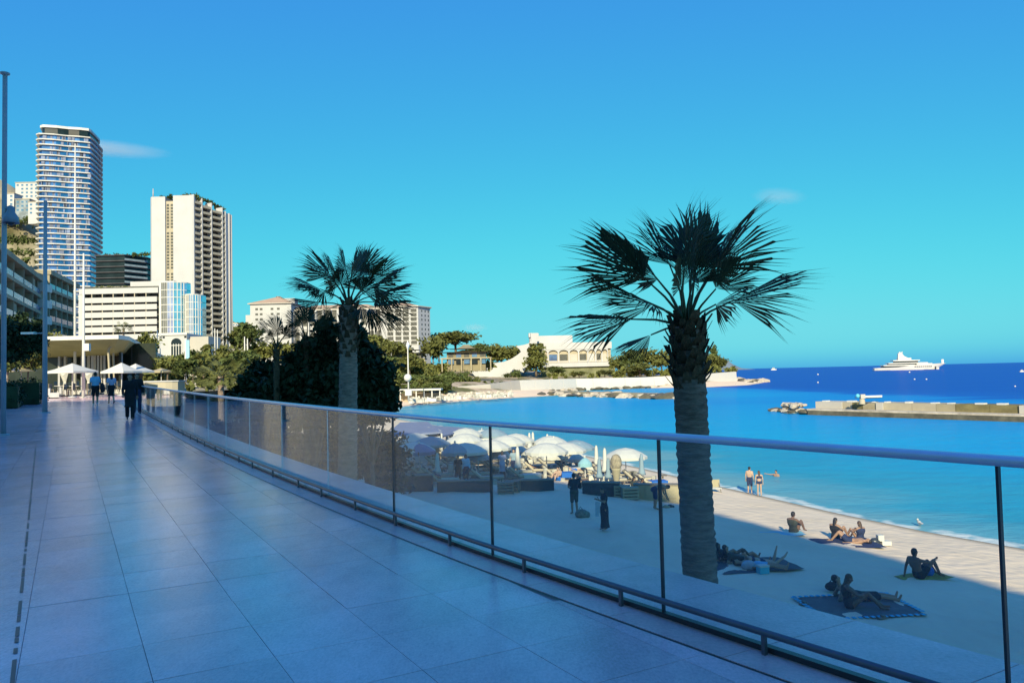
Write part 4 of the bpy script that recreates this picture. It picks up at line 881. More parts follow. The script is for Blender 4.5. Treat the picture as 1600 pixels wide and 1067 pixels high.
# sea of dark trees on the beach, in the shade of the apartment row
D = 28
def blb(lst, D, loc):
    o = []
    for x, y, rx, ry in lst: p = at(x, y, D); k = D/FPX; o.append(((p.x-loc.x, p.y-loc.y, p.z-loc.z), (rx*k, rx*k*.9, ry*k)))
    return o
def gtree(label, x, D, lst, n, size, seed, r, th, group='dark trees on the beach'):
    p = at(x, 640, D); p.z = sand_at(p.x, p.y)-.05; return tree('shade_tree', label, 'tree', p, blb(lst, D, p), n, size, M_leaf_shade, th, r, seed, group, 330, .30)
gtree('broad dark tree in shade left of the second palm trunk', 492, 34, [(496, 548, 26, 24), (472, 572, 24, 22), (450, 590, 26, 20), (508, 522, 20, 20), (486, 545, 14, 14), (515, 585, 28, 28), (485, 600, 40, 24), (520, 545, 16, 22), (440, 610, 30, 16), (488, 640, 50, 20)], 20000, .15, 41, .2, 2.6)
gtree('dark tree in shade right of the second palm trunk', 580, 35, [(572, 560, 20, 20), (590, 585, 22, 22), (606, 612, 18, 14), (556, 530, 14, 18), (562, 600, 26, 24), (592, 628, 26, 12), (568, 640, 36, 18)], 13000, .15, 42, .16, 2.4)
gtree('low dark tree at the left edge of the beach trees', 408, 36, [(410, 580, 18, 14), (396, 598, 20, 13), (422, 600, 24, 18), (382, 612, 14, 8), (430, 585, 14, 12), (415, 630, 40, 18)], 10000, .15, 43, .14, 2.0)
random.seed(5); mass('undergrowth', [(400, 600, 690, 22, 38, 40, 22), (400, 620, 730, 24, 37, 40, 20), (330, 430, 672, 16, 42, 46, 14), (540, 630, 710, 16, 39, 40, 8)], 22000, .12, M_leaf_shade, 61)
# left hedge and umbrella pine
def hedge(label, P, w, d, h, seed, n=6000):
    t = thing('hedge', label, 'hedge', P, math.atan2(U.y, U.x)-math.pi/2, 'clipped hedges'); g = np.random.default_rng(seed)
    bl = [((g.uniform(-w/2, w/2), g.uniform(-d/2, d/2), g.uniform(.15, h-.2)), (.32, .32, .28)) for i in range(int(w*d*h*9))]
    foliage('leaves', bl, n, .07, M_leaf_shade, t, seed, len(bl)*2, .4); MB().box(-w/2, w/2, -d/2, d/2, .02, h-.22).build('core', M_leaf_shade, t); return t
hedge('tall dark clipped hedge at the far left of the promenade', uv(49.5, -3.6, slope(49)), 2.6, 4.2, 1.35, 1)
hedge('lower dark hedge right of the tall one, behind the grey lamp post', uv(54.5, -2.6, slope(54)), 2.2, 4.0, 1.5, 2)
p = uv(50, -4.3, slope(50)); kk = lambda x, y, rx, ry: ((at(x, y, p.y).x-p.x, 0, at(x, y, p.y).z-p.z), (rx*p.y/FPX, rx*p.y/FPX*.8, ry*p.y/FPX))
tree('umbrella_pine', 'dark umbrella pine with a flat shade-dark crown at the far left', 'tree', p, [kk(20, 520, 42, 20), kk(50, 535, 22, 12), kk(-10, 530, 34, 20), kk(30, 505, 28, 12), kk(10, 548, 34, 14)], 14000, .11, M_leaf_shade, 2.2, .13, 51, clumps=150, spread=.22)
for i, (x, y, w, lab) in enumerate([(52, 626, 2.2, 'pale low seat block at the foot of the hedge, nearest the viewer'), (84, 622, 1.8, 'pale low seat block right of the grey lamp post'), (101, 619, 1.2, 'small pale seat block beside the white parasols')]):
    q = gp(x, y); t = thing('seat_block', lab, 'bench', q, math.atan2(U.y, U.x), 'pale seat blocks'); MB().box(-w/2, w/2, -.35, .35, .06, .42).build('seat', mat('pale_grey_cushion', (.42, .43, .45), .8, .08, 3), t); MB().box(-w/2+.1, w/2-.1, -.28, .28, 0, .06).build('base', M_dark, t); MB().box(-w/2, w/2, .22, .35, .42, .75).build('backrest', _mats['pale_grey_cushion'], t)
# ------------------------------------------------------------------ poles and flagpoles
def pole(name, label, x, y0, y1, Y, w0, w1, m, cat='pole', group=None, base=None):
    b = at(x, y1, Y) if base is None else base; h = at(x, y0, b.y).z-b.z; k = b.y/FPX/2
    t = thing(name, label, cat, b, 0, group); MB().tube([(0, 0, 0), (0, 0, h*.5), (0, 0, h)], [w0*k, (w0+w1)/2*k, w1*k], 10).build('pole', m, t); MB().lathe([(w0*k*2.2, 0), (w0*k*2.2, .03), (w0*k*1.1, .05)], 12).build('base_plate', m, t); return t, h, k
pa = gp(5, 680); t, h, k = pole('lamp_post', 'tall bluish-grey lamp post with a bell floodlight at the left edge', 5, 118, 680, 0, 8, 7, M_polegrey, 'lamp post', 'grey lamp posts', pa)
MB().lathe([(k*7, h), (k*14, h+.03), (k*14, h+.07), (0, h+.1)], 12).build('cap', M_polegrey, t)
fz = at(15, 340, pa.y).z-pa.z; fx = (15-5)*pa.y/FPX
m = MB().beam((0, 0, fz+.28), (fx, 0, fz+.28), .07); m.build('bracket_arm', M_polegrey, t)
MB().lathe([(.03, fz+.34), (.09, fz+.30), (.10, fz+.16), (.19, fz+.02), (.22, fz-.16), (.20, fz-.16), (.12, fz-.02)], 14, (fx, 0, 0)).build('floodlight', mat('grey_blue_enamel', (.22, .25, .30), .4, .1), t)
MB().ell((fx, 0, fz-.14), (.10, .10, .09), 10).build('bulb', M_dark, t)
pb = gp(70, 645); t, h, k = pole('lamp_post', 'grey lamp post with a flat side lamp, right of the dark pine', 69, 314, 645, 0, 7.6, 5, M_polegrey, 'lamp post', 'grey lamp posts', pb)
az = at(50, 521, pb.y).z-pb.z; MB().beam((0, 0, az), (-.95, 0, az+.02), .05).build('lamp_arm', M_polegrey, t); MB().box(-1.02, -.45, -.12, .12, az-.03, az+.06).build('lamp_head', M_rail, t)
t, h, k = pole('flagpole', 'tall tapering white mast in front of the curved apartments and the glass tower', 117, 225, 600, 79, 4.4, 1.6, M_white, 'flagpole', 'white masts')
b = gp(130.5, 621); t, h, k = pole('light_mast', 'white light mast with a small floodlight before the restaurant canopy', 130.5, 396, 621, 0, 5.4, 2.4, M_white, 'mast', 'white masts', b)
zf = at(137, 543, b.y).z-b.z; MB().box(.1, .5, -.2, .1, zf-.25, zf+.3).build('floodlight', M_white, t); MB().beam((0, 0, zf), (.12, 0, zf), .06).build('lamp_arm', M_white, t)
for i, (x, y0, y1, Y, w, lab) in enumerate([(246, 516, 592, 95, 2.2, 'left pole of the pair of white flagpoles in front of the arched hall'), (250.5, 517, 592, 96, 2.0, 'right pole of the pair of white flagpoles in front of the arched hall'), (290, 529, 594, 80, 3.0, 'white pole with a pale blue banner right of the arched window'),
      (336, 513, 560, 150, 1.8, 'left of two thin white flagpoles at the foot of the white tower'), (340, 515, 560, 152, 1.8, 'right of two thin white flagpoles at the foot of the white tower'), (382.5, 526, 566, 120, 2.2, 'left of two white posts at the edge of the dark beach trees'), (387, 529, 568, 118, 2.2, 'right of two white posts at the edge of the dark beach trees'), (96, 505, 560, 130, 1.6, 'thin white post on the apartment forecourt')]):
    t, h, k = pole('flagpole', lab, x, y0, y1+12, Y, w, w*.7, M_white, 'flagpole', 'white masts')
    if i == 2: MB().box(.05, .42, -.03, .03, h-2.6, h-.15).build('banner', mat('pale_blue_banner', (.25, .48, .62), .7, .08), t)
# ------------------------------------------------------------------ restaurant under the wavy canopy
Yr = 74
rt_ = thing('restaurant_pavilion', 'glass restaurant pavilion under a wide wavy roof with a white edge', 'building', at(150, 610, Yr)); O = Vector(rt_.location); O.z = slope(70); rt_.location = O
edge = [(60, 522.5, Yr), (88, 524, Yr), (140, 524.5, Yr), (185, 523.5, Yr), (202, 526.5, 77), (218, 536, 88.5), (236, 547, 108), (250, 554, 127), (266, 560, 150)]
fe = [at(x, y, Y_)-O for x, y, Y_ in edge]; zr_ = fe[2].z
for q in fe: q.z = zr_
fe.append(fe[-1]+Vector((-40, -14, 0)))
c_ = Vector((-58+38, 40, 0)); ins = [q+Vector((-1.6, 2.4, -.95)) for q in fe]; ins2 = [q+Vector((-4.5, 8, -1.7)) for q in fe]
MB().prism([(q.x, q.y) for q in fe], zr_, zr_+.02).build('roof', M_wall2, rt_)
fa = MB(); so = MB()
for i in range(len(fe)-2):
    a, b = fe[i], fe[i+1]; dz = Vector((0, 0, -.38)); fa.add([a, b, b+dz, a+dz], [(3, 2, 1, 0)]); so.add([a+dz, b+dz, ins[i+1], ins[i], ins2[i+1], ins2[i]], [(0, 1, 2, 3), (3, 2, 4, 5)], True)
so.prism([(q.x, q.y) for q in ins2], ins2[0].z, ins2[0].z+.05)
fa.build('roof_edge', M_white, rt_); so.build('soffit', mat('olive_soffit', (.34, .32, .18), .75, .15, .4), rt_)
gy = Yr+9; A = at(60, 600, gy)-O; B = at(200, 600, gy)-O; zt = at(150, 538, gy).z-O.z
MB().box(A.x-8, B.x+3, gy-O.y, gy-O.y+.2, -.2, zt).build('glass_front', mat('smoky_glass', (.022, .028, .022), .2, .5, .5, spec=.35), rt_)
MB().box(at(168, 600, gy-.4).x-O.x, at(188, 600, gy-.4).x-O.x, gy-O.y-.15, gy-O.y-.02, -.1, zt-.3).build('doorway', M_recess, rt_)
for i, x in enumerate((92, 101, 128, 139, 143.5, 148, 153, 158, 163, 170, 188)):
    q = at(x, 600, gy-1.4)-O; hh = at(x, 541-(i > 3), gy-1.4).z-O.z; w = .11 if i not in (3, 4) else .2; MB().box(q.x-w, q.x+w, gy-1.4-O.y, gy-1.1-O.y, 0, hh).build('column', M_wall2 if i % 2 else M_polegrey, rt_)
for i in range(13):
    f = i/12*3.9; k = int(f); e0 = fe[4+k].lerp(fe[5+k], f-k) if k < 4 else fe[8]; e0 = e0+Vector((-1.7, -.4, 0)); p0 = Vector((e0.x, e0.y, -.4)); p1 = Vector((e0.x-.2, e0.y, zr_-1.2))
    MB().tube([p0, p0.lerp(p1, .6), p1, p1+Vector((.9, -.2, .75))], [.08, .10, .13, .10], 5).build('rib', M_conc, rt_)
a, b = fe[4]+Vector((-3, 4, 0)), fe[8]+Vector((-3, 4, 0)); MB().beam((a.x, a.y, zr_/2-.6), (b.x, b.y, zr_/2-.6), .2, zr_-1.4).build('side_glazing', _mats.get('smoky_glass'), rt_)
for i, x in enumerate((73, 98, 178, 206)):
    q = at(x, 600, gy+.0)-O; MB().box(q.x-.05, q.x+.05, gy-O.y-.06, gy-O.y-.01, 0, zt).build('glazing_bar', M_dark, rt_)
cu = mat('white_curtain', (.5, .48, .42), .9, .12, 4)
for x in (100, 138): 
    q = at(x, 600, Yr-3)-O; z1 = at(x, 580, Yr-3).z-O.z; MB().add([(q.x-.5, q.y, z1), (q.x+.45, q.y, z1), (q.x+.12, q.y+.1, z1-1.0), (q.x-.12, q.y+.1, z1-1.0), (q.x+.16, q.y, .2), (q.x-.16, q.y, .2), (q.x, q.y-.2, z1-.4)], [(0, 1, 6), (0, 6, 3), (6, 2, 3), (1, 2, 6), (3, 2, 4, 5)]).build('curtain', cu, rt_)
m = MB(); m.box(at(88, 600, Yr-3.5).x-O.x, at(225, 600, Yr-3.5).x-O.x, Yr-3.5-O.y, Yr-3.0-O.y, 0, .42); m.build('planter_wall', M_wall2, rt_)
# parasols of the terrace
def parasol(label, x, ytop, yrim, ybase, half, Y, m, group='square parasols of the restaurant', sides=4, name='parasol', curved=False):
    b = at(x, ybase, Y); t = thing(name, label, 'parasol', b, .35 if sides == 4 else 0, group); zt_, zr = at(x, ytop, Y).z-b.z, at(x, yrim, Y).z-b.z; r = half*Y/FPX*(1.12 if sides == 4 else 1)
    vs = [(0, 0, zt_)]; k = 3; n = sides*2; fs = []
    for j in range(1, k+1):
        f = j/k
        for i in range(n):
            a = 2*math.pi*i/n+.2; q = r*f*(1 if i % 2 == 0 else (.74 if sides == 4 else .97)); z = zr+(zt_-zr)*((1-f)**1.15 if not curved else (1-f*f)); vs.append((q*math.cos(a), q*math.sin(a), z))
    for i in range(n):
        fs.append((0, 1+i, 1+(i+1) % n))
        for j in range(k-1): fs.append((1+j*n+i, 1+(j+1)*n+i, 1+(j+1)*n+(i+1) % n, 1+j*n+(i+1) % n))
    o = len(vs); base = 1+(k-1)*n
    for i in range(n): v = vs[base+i]; vs.append((v[0], v[1], v[2]-.14))
    for i in range(n): fs.append((base+i, o+i, o+(i+1) % n, base+(i+1) % n))
    MB().add(vs, fs).build('canopy', m, t); MB().tube([(0, 0, 0), (0, 0, zt_-.02)], .035 if Y < 90 else .05, 6).build('pole', M_white, t); MB().lathe([(.3, 0), (.3, .06), (.06, .12)], 10).build('foot', M_polegrey, t); return t
M_beige = mat('beige_canvas', (.36, .31, .20), .85, .06, 2)
parasol('white square parasol left of the walkers, before the restaurant', 113, 567.5, 580, 621, 32, 56.5, M_canvas)
parasol('white square parasol above the black-clad walkers', 190, 566.5, 580, 618, 26, 56, M_canvas)
parasol('white parasol half hidden behind the one above the walkers', 212, 568, 580, 610, 24, 66, M_canvas)
parasol('beige parasol under the trees on the far left', 33, 571, 578, 606, 19, 62, M_beige); parasol('white parasol at the left edge behind the first lamp post', 10, 563, 577, 606, 14, 60, M_canvas)
parasol('beige parasol beyond the far end of the railing', 252, 575, 580, 602, 16, 70, M_beige)
# low curved white bar at the end of the railing
b = at(258, 604, 60); t = thing('curved_bar', 'low curved bar with a pale top at the far end of the railing', 'counter', b); z1 = at(258, 594.5, 60).z-b.z
pl = [(1.75*math.cos(a)-.1, 1.2*math.sin(a)) for a in np.linspace(.6, math.pi*2-.6, 18)]
MB().prism([(p[0]*.95, p[1]*.95) for p in pl], -1.5, z1-.1).build('front', M_conc, t); MB().prism(pl, z1-.1, z1).build('top', M_wall, t)
# tables and chairs
def chairset(label, x, y, Y):
    b = at(x, y, Y); t = thing('cafe_table', label, 'table', b, 0, 'cafe tables'); MB().box(-.4, .4, -.4, .4, .70, .74).build('top', M_wall2, t); MB().tube([(0, 0, 0), (0, 0, .7)], .035, 6).build('leg', M_dark, t); MB().lathe([(.25, 0), (.25, .03), (.04, .05)], 8).build('foot', M_dark, t)
    for s in (-1, 1):
        c = thing('cafe_chair', ('left' if s < 0 else 'right')+' chair at the '+label, 'chair', b+Vector((.75*s, 0, 0)), 0, 'cafe chairs'); MB().box(-.22, .22, -.22, .22, .42, .46).build('seat', M_wood, c); MB().box(.18*s-.02, .18*s+.02, -.22, .22, .46, .9).build('backrest', M_wood, c)
        for i in (-.19, .19):
            for j in (-.19, .19): MB().box(i-.02, i+.02, j-.02, j+.02, 0, .42).build('leg', M_wood, c)
for i, (x, y, Y) in enumerate([(97, 617, 61), (120, 617, 62), (158, 616, 61), (177, 615, 62), (104, 612, 66), (168, 612, 66)]): chairset(['cafe table left of the white parasol pole', 'cafe table right of the white parasol pole', 'cafe table behind the man in blue', 'cafe table behind the woman walking', 'rear cafe table by the white curtain', 'rear cafe table by the doorway'][i], x, y, Y)
# ------------------------------------------------------------------ fan palms
def palm_px(label, xt, yt, D, base_px, r0, r1, lv, m, seed, boots, skirt, base_z=None, arc=(48, 75), bark=None):
    C = at(xt, yt, D); bx_ = at(base_px[0], base_px[1], D); bz = sand_at(bx_.x, bx_.y)-.05 if base_z is None else base_z
    loc = (bx_.x, bx_.y, bz); L = []
    for sx, sy, tx, ty, dy, roll in lv:
        s = at(sx, sy, D+dy*.45); e = at(tx, ty, D+dy); d = (e-C); L.append((d, (s-C).length, (e-s).length, roll))
    return palm('fan_palm', label, loc, bz, C, r0, r1, L, 1, m, seed, boots, skirt, arc=arc, bark=bark)
palm_px('big fan palm close behind the railing, rising from the beach', 1073, 512, 16, (1100, 990), .36, .33, [
    (1024, 438, 918, 350, -.6, .5), (1034, 428, 958, 338, .7, .2), (1018, 462, 910, 417, .3, -.3), (994, 484, 879, 490, -.3, .3), (1022, 514, 955, 548, .5, .2), (1056, 425, 1022, 334, .5, .8), (1070, 420, 1066, 310, -.4, 1.4),
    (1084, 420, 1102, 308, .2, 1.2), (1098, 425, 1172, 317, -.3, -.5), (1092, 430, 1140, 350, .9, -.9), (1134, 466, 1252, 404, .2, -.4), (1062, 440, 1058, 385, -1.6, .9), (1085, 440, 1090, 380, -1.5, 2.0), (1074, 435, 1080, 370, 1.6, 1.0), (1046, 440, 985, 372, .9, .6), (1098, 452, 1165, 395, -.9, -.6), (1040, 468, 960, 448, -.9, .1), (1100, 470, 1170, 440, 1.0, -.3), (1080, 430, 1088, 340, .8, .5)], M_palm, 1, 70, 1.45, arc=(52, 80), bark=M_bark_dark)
palm_px('second fan palm with a full crown, standing in front of the dark beach trees', 545, 478, 30, (541, 760), .40, .33, [
    (520, 432, 486, 383, -.6, .4), (512, 444, 452, 428, .5, .1), (508, 458, 449, 462, -.4, .3), (520, 470, 492, 492, .4, .2), (530, 430, 512, 388, .9, .8), (545, 425, 556, 374, -.5, 1.2), (552, 425, 582, 384, .4, .9), (562, 432, 612, 394, -.4, -.4), (574, 445, 646, 436, .4, -.2),
    (576, 456, 652, 468, -.5, -.3), (572, 468, 632, 500, .3, -.2), (560, 474, 596, 498, -.8, -.2), (548, 440, 550, 410, -2.2, 1.5), (535, 444, 522, 420, -1.9, .5), (562, 446, 588, 424, -2.0, -.5), (556, 438, 575, 400, 2.0, .7), (532, 438, 505, 405, 1.8, .8), (540, 428, 538, 392, 1.0, 1.6), (566, 440, 625, 412, 1.6, -.5), (515, 450, 470, 440, 1.6, .3)], M_palm, 2, 60, 2.2, arc=(60, 92))
for lab, x, y, D, b, lv, sd in (
    ('small dark fan palm among the beach trees, left of the second palm', 432, 545, 33, (432, 640), [(425, 525, 410, 495, 0, .3), (436, 520, 436, 488, .4, 1), (445, 528, 462, 500, -.3, -.4), (418, 540, 395, 530, .3, .3), (450, 545, 475, 535, .3, -.3), (428, 530, 420, 512, -1.2, .6), (440, 532, 450, 515, -1.2, .4)], 3),
    ('dark fan palm behind the second palm, half hidden by its crown', 478, 532, 33.4, (478, 640), [(470, 510, 452, 478, 0, .3), (480, 505, 484, 470, .4, 1), (488, 512, 510, 485, -.3, -.4), (462, 525, 440, 508, .3, .3), (494, 528, 525, 520, .3, -.3), (474, 515, 466, 490, -1.2, .6)], 4)):
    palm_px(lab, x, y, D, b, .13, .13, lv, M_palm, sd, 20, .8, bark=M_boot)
lv = []; g = random.Random(9)
for i in range(26):
    a = i*2.399; el = g.uniform(-.35, 1.1); ex = math.cos(a)*math.cos(el); ey = math.sin(a)*math.cos(el); ez = math.sin(el); lv.append((345+ex*19, 582-ez*15, 345+ex*46, 582-ez*38+4, ey*1.4, g.uniform(-.5, .5)))
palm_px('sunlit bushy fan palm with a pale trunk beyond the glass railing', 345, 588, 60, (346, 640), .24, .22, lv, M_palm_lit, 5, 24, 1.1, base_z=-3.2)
lv = []
for i in range(18):
    a = i*2.399; el = g.uniform(-.2, 1.1); ex = math.cos(a)*math.cos(el); ez = math.sin(el); lv.append((193+ex*6, 511-ez*5, 193+ex*17, 512-ez*14+2, math.sin(a)*2, 0))
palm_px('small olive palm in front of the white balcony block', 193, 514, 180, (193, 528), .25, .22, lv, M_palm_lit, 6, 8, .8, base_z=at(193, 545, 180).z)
# ------------------------------------------------------------------ jetty, crane, yacht, buoys
jt = thing('stone_jetty', 'long stone jetty with a stained parapet wall across the water on the right', 'jetty', gz(1300, 649, -6)); O = Vector(jt.location)
A = gz(1262, 648, -6)-O; B = gz(1640, 661, -6)-O; d = B-A; L = d.length; d.normalize(); n = Vector((-d.y, d.x, 0)); JM = Matrix((d, n, Vector((0, 0, 1)))).transposed().to_4x4(); JM.translation = A
o = MB().box(0, L, 0, 7, -2, .70).build('wet_footing', M_wetrock, jt); o.matrix_local = JM
o = MB().box(-.2, L, .15, 7, .702, .95).build('quay', M_rock, jt); o.matrix_local = JM
pm = [M_wall2, M_conc, M_oldconc, mat('stained_concrete', (.15, .13, .06), .9, .4, .5), M_conc]; x = 0; g = random.Random(2); i = 0
seq = [(4.6, 0), (1.6, 1), (1.7, 3), (2.2, 2), (1.1, 0), (4.2, 1), (3.4, 1), (2.6, 2), (4.4, 3), (3.6, 3), (1.0, 0), (3.2, 2), (3.4, 4), (3.6, 2), (3.0, 1)]
while x < L:
    w, k = seq[i % len(seq)]; o = MB().box(x, min(L, x+w-.05), 2.2+(.25 if k else 0), 6, .955, 1.98+g.uniform(-.05, .05)).build('parapet_panel', pm[k], jt); o.matrix_local = JM; x += w; i += 1
x = 1.0
while x < L:
    s = g.uniform(.4, 1.1); o = MB().box(x, x+s, 2.5, 3.6, 2.0, 2.14+g.uniform(0, .1)).build('cap_stone', M_white, jt); o.matrix_local = JM; x += g.uniform(2.2, 5)
tip = [O+A+Vector((0, 2, .3)), gz(1240, 644, -6)+Vector((0, 1.5, .2)), gz(1222, 642, -6)+Vector((0, 1, 0))]
jr = thing('jetty_rocks', 'heap of pale boulders at the tip of the stone jetty', 'rocks', tip[0]); rocks(jr, tip, 60, .75, 1.0, .35, .1, 3); rocks(jr, [tip[0]+Vector((-.5, 1.5, .9)), tip[1]+Vector((.8, 1.5, .7))], 22, .7, .6, .1, .2, 4)
c = at(1347, 627, 115); t = thing('jetty_crane', 'small pale crane folded flat on its pedestal on the jetty', 'crane', c); k = 115/FPX
MB().lathe([(.45, -.4), (.4, .2), (.25, .45)], 10).build('pedestal', M_conc, t); MB().box(-3*k, 4*k, -.3, .3, .45, 11*k).build('cab', M_wall2, t); MB().beam((4*k, 0, 7.2*k), (31*k, 0, 7.4*k), .25, .28).build('boom', M_white, t); MB().beam((4*k, 0, 5.0*k), (30*k, 0, 5.6*k), .12, .12).build('lower_boom', M_dark, t)
MB().ell((-6.5*k, 0, 8.6*k), (3.2*k, .3, 3.4*k), 12, None, 8).build('counterweight', mat('cyan_paint', (.10, .45, .58), .4), t); MB().beam((-11*k, 0, 6*k), (-3*k, 0, 6.6*k), .12).build('rear_arm', M_dark, t)
Yy = 1150; k = Yy/FPX; b = at(1421, 578.6, Yy); t = thing('motor_yacht', 'large white multi-deck motor yacht anchored on the horizon', 'yacht', (b.x, b.y, -6)); 
def yz(y): return zz(y, Yy, 1421)+6
def yx(x): return (x-1421)*k
st = [(1365, 574.4, 3.5), (1369, 573.8, 6.5), (1400, 573.2, 8), (1420, 571, 8.2), (1440, 569.6, 7.8), (1458, 569, 5.6), (1470, 568.6, 2.8), (1478, 568.4, .25)]
vs = []; fs = []
for i, (x, y, hw) in enumerate(st):
    xb = yx(x if i < 5 else x-(i-4)*3.6); top = yz(y); vs += [(xb, -hw*.7, -1.5), (xb+.2, -hw*.86, top*.35), (yx(x), -hw, top), (yx(x), hw, top), (xb+.2, hw*.86, top*.35), (xb, hw*.7, -1.5)]
for i in range(len(st)-1):
    for j in range(5): fs.append((i*6+j, (i+1)*6+j, (i+1)*6+j+1, i*6+j+1))
fs += [(5, 4, 3, 2, 1, 0)]
M_yacht = mat('yacht_white', (.55, .54, .51), .35, .03, .1); MB().add(vs, fs).build('hull', M_yacht, t)
o = MB().box(yx(1365), yx(1460), -5.9, 5.9, -1.2, .35).build('boot_stripe', M_dark, t)
def deck(nm, x0, x1, y0, y1, hw, m, nose=.0):
    a, b2 = yx(x0), yx(x1); pl = [(a, -hw*.8), (a+2, -hw), (b2-nose*k*.6, -hw), (b2, -hw*.35), (b2, hw*.35), (b2-nose*k*.6, hw), (a+2, hw), (a, hw*.8)]; MB().prism(pl, yz(y1), yz(y0)).build(nm, m, t)
deck('window_band', 1379, 1416, 571.2, 573.4, 6.6, M_darkglass, 4); deck('upper_deck', 1378, 1430, 569.6, 571.2, 7.4, M_yacht, 8); deck('window_band', 1389, 1432, 567.9, 569.6, 6.2, M_darkglass, 10); deck('bridge_deck', 1386, 1449, 566.4, 567.9, 6.8, M_yacht, 18); deck('fore_deck', 1430, 1456, 567.9, 570.5, 6.2, M_yacht, 12)
deck('window_band', 1398, 1434, 564, 566.4, 5.2, M_darkglass, 12); deck('sun_deck', 1394, 1437, 562.3, 564, 5.8, M_yacht, 16); deck('deckhouse', 1403, 1424, 559, 562.3, 3.6, M_yacht, 10)
AXy = AX; MB().prism([(yx(1403.5), yz(562)), (yx(1404), yz(552.5)), (yx(1406), yz(550.3)), (yx(1409), yz(550.6)), (yx(1413), yz(556)), (yx(1419), yz(559.2)), (yx(1420), yz(562))], -1.4, 1.4, AX).build('mast_arch', M_yacht, t)
for x in (1407, 1410.5): MB().ell((yx(x), 0, yz(550.5)), (1.2, 1.2, 1.2), 8).build('radar_dome', M_white, t)
for i in range(9): MB().box(yx(1425+i*3.2), yx(1427+i*3.2), -8.3+.28*max(0, i-2), -8.0+.28*max(0, i-2), yz(573.4), yz(572.4)).build('porthole', M_darkglass, t)
MB().box(yx(1458.4), yx(1460), -5.6, -4.6, .2, yz(573.2)).build('anchor_pocket', M_dark, t); MB().box(yx(1471.5), yx(1475), -.25, .25, yz(568.6), yz(562.5)).build('bow_crane', M_white, t)
for i, (x, y, lab) in enumerate([(1278, 585.5, 'small white buoy left of the yacht, nearer the horizon'), (1278, 598, 'small white buoy nearer the jetty tip'), (1421, 582, 'white buoy right under the yacht'), (1429, 593, 'left of two white buoys close together over the jetty'), (1447.5, 593, 'right of two white buoys close together over the jetty'), (1586, 604, 'white buoy far right above the jetty'), (1149, 602, 'white buoy off the headland rocks')]):
    p = gz(x, y, -6); s = p.y/FPX*1.3; t = thing('buoy', lab, 'buoy', p, 0, 'buoys in the bay'); MB().ell((0, 0, s*.3), (s, s, s), 10, None, 7).build('float', M_white, t); MB().tube([(0, 0, s), (0, 0, s*1.9)], s*.15, 5).build('ring_post', M_dark, t)
for x, y, w, lab in ((1209, 577.2, 9, 'small white motorboat on the horizon right of the headland'), (1597, 580, 8, 'white motorboat at the right edge under the horizon')):
    p = gz(x, y+1, -6); p = Vector((p.x, p.y, -6)); s = p.y/FPX*w; t = thing('motorboat', lab, 'boat', p, 0, 'distant motorboats'); MB().prism([(-.5*s, -.15*s), (.25*s, -.15*s), (.5*s, 0), (.25*s, .15*s), (-.5*s, .15*s)], -.2, .18*s).build('hull', M_yacht, t); MB().box(-.25*s, .15*s, -.1*s, .1*s, .18*s, .42*s).build('cabin', M_white, t); MB().box(-.2*s, .14*s, -.102*s, -.1*s+.01, .26*s, .36*s).build('window', M_dark, t)
# ------------------------------------------------------------------ thin clouds
def cloud(label, x, y, w, h, D, tilt, seed, dens):
    m = bpy.data.materials.new('cloud_wisp'); m.use_nodes = True; t = m.node_tree; L_ = t.links.new; bs_ = t.nodes['Principled BSDF']; out = [q for q in t.nodes if q.type == 'OUTPUT_MATERIAL'][0]
    tc = t.nodes.new('ShaderNodeTexCoord'); nz = t.nodes.new('ShaderNodeTexNoise'); nz.inputs['Scale'].default_value = 2.2; nz.inputs['Detail'].default_value = 6; mp = t.nodes.new('ShaderNodeMapping'); mp.inputs['Location'].default_value = (seed, 0, 0); mp.inputs['Scale'].default_value = (1, 1, 2.2)
    L_(tc.outputs['Object'], mp.inputs[0]); L_(mp.outputs[0], nz.inputs[0]); vl = t.nodes.new('ShaderNodeVectorMath'); vl.operation = 'LENGTH'; L_(tc.outputs['Object'], vl.inputs[0])
    mr = t.nodes.new('ShaderNodeMapRange'); mr.inputs[1].default_value = 1; mr.inputs[2].default_value = .0; L_(vl.outputs['Value'], mr.inputs[0]); mu = t.nodes.new('ShaderNodeMath'); mu.operation = 'MULTIPLY'; L_(mr.outputs[0], mu.inputs[0]); L_(nz.outputs[0], mu.inputs[1])
    m2 = t.nodes.new('ShaderNodeMath'); m2.operation = 'MULTIPLY'; m2.inputs[1].default_value = dens*.0035; L_(mu.outputs[0], m2.inputs[0])
    vs_ = t.nodes.new('ShaderNodeVolumeScatter'); vs_.inputs[0].default_value = (.95, .95, .95, 1); L_(m2.outputs[0], vs_.inputs['Density']); L_(vs_.outputs[0], out.inputs['Volume']); t.nodes.remove(bs_)
    o = MB().ell((0, 0, 0), (1, 1, 1), 40, None, 20).build('cloud', m); o.location = at(x, y, D); k = D/FPX; o.scale = (w*k/2, 260, h*k/2); o.rotation_euler = (0, tilt, 0); tag(o, label, 'cloud', 'thin clouds'); o.visible_shadow = True
cloud('thin white streak of cloud behind the top of the glass tower', 160, 232, 230, 26, 9000, .10, 3, 1.5); cloud('small faint wisp of cloud high on the right above the big palm', 1217, 307, 92, 26, 9000, .10, 8, .7); cloud('tiny pale cloud low over the domed pine', 742, 512, 44, 14, 9000, 0, 14, .7)
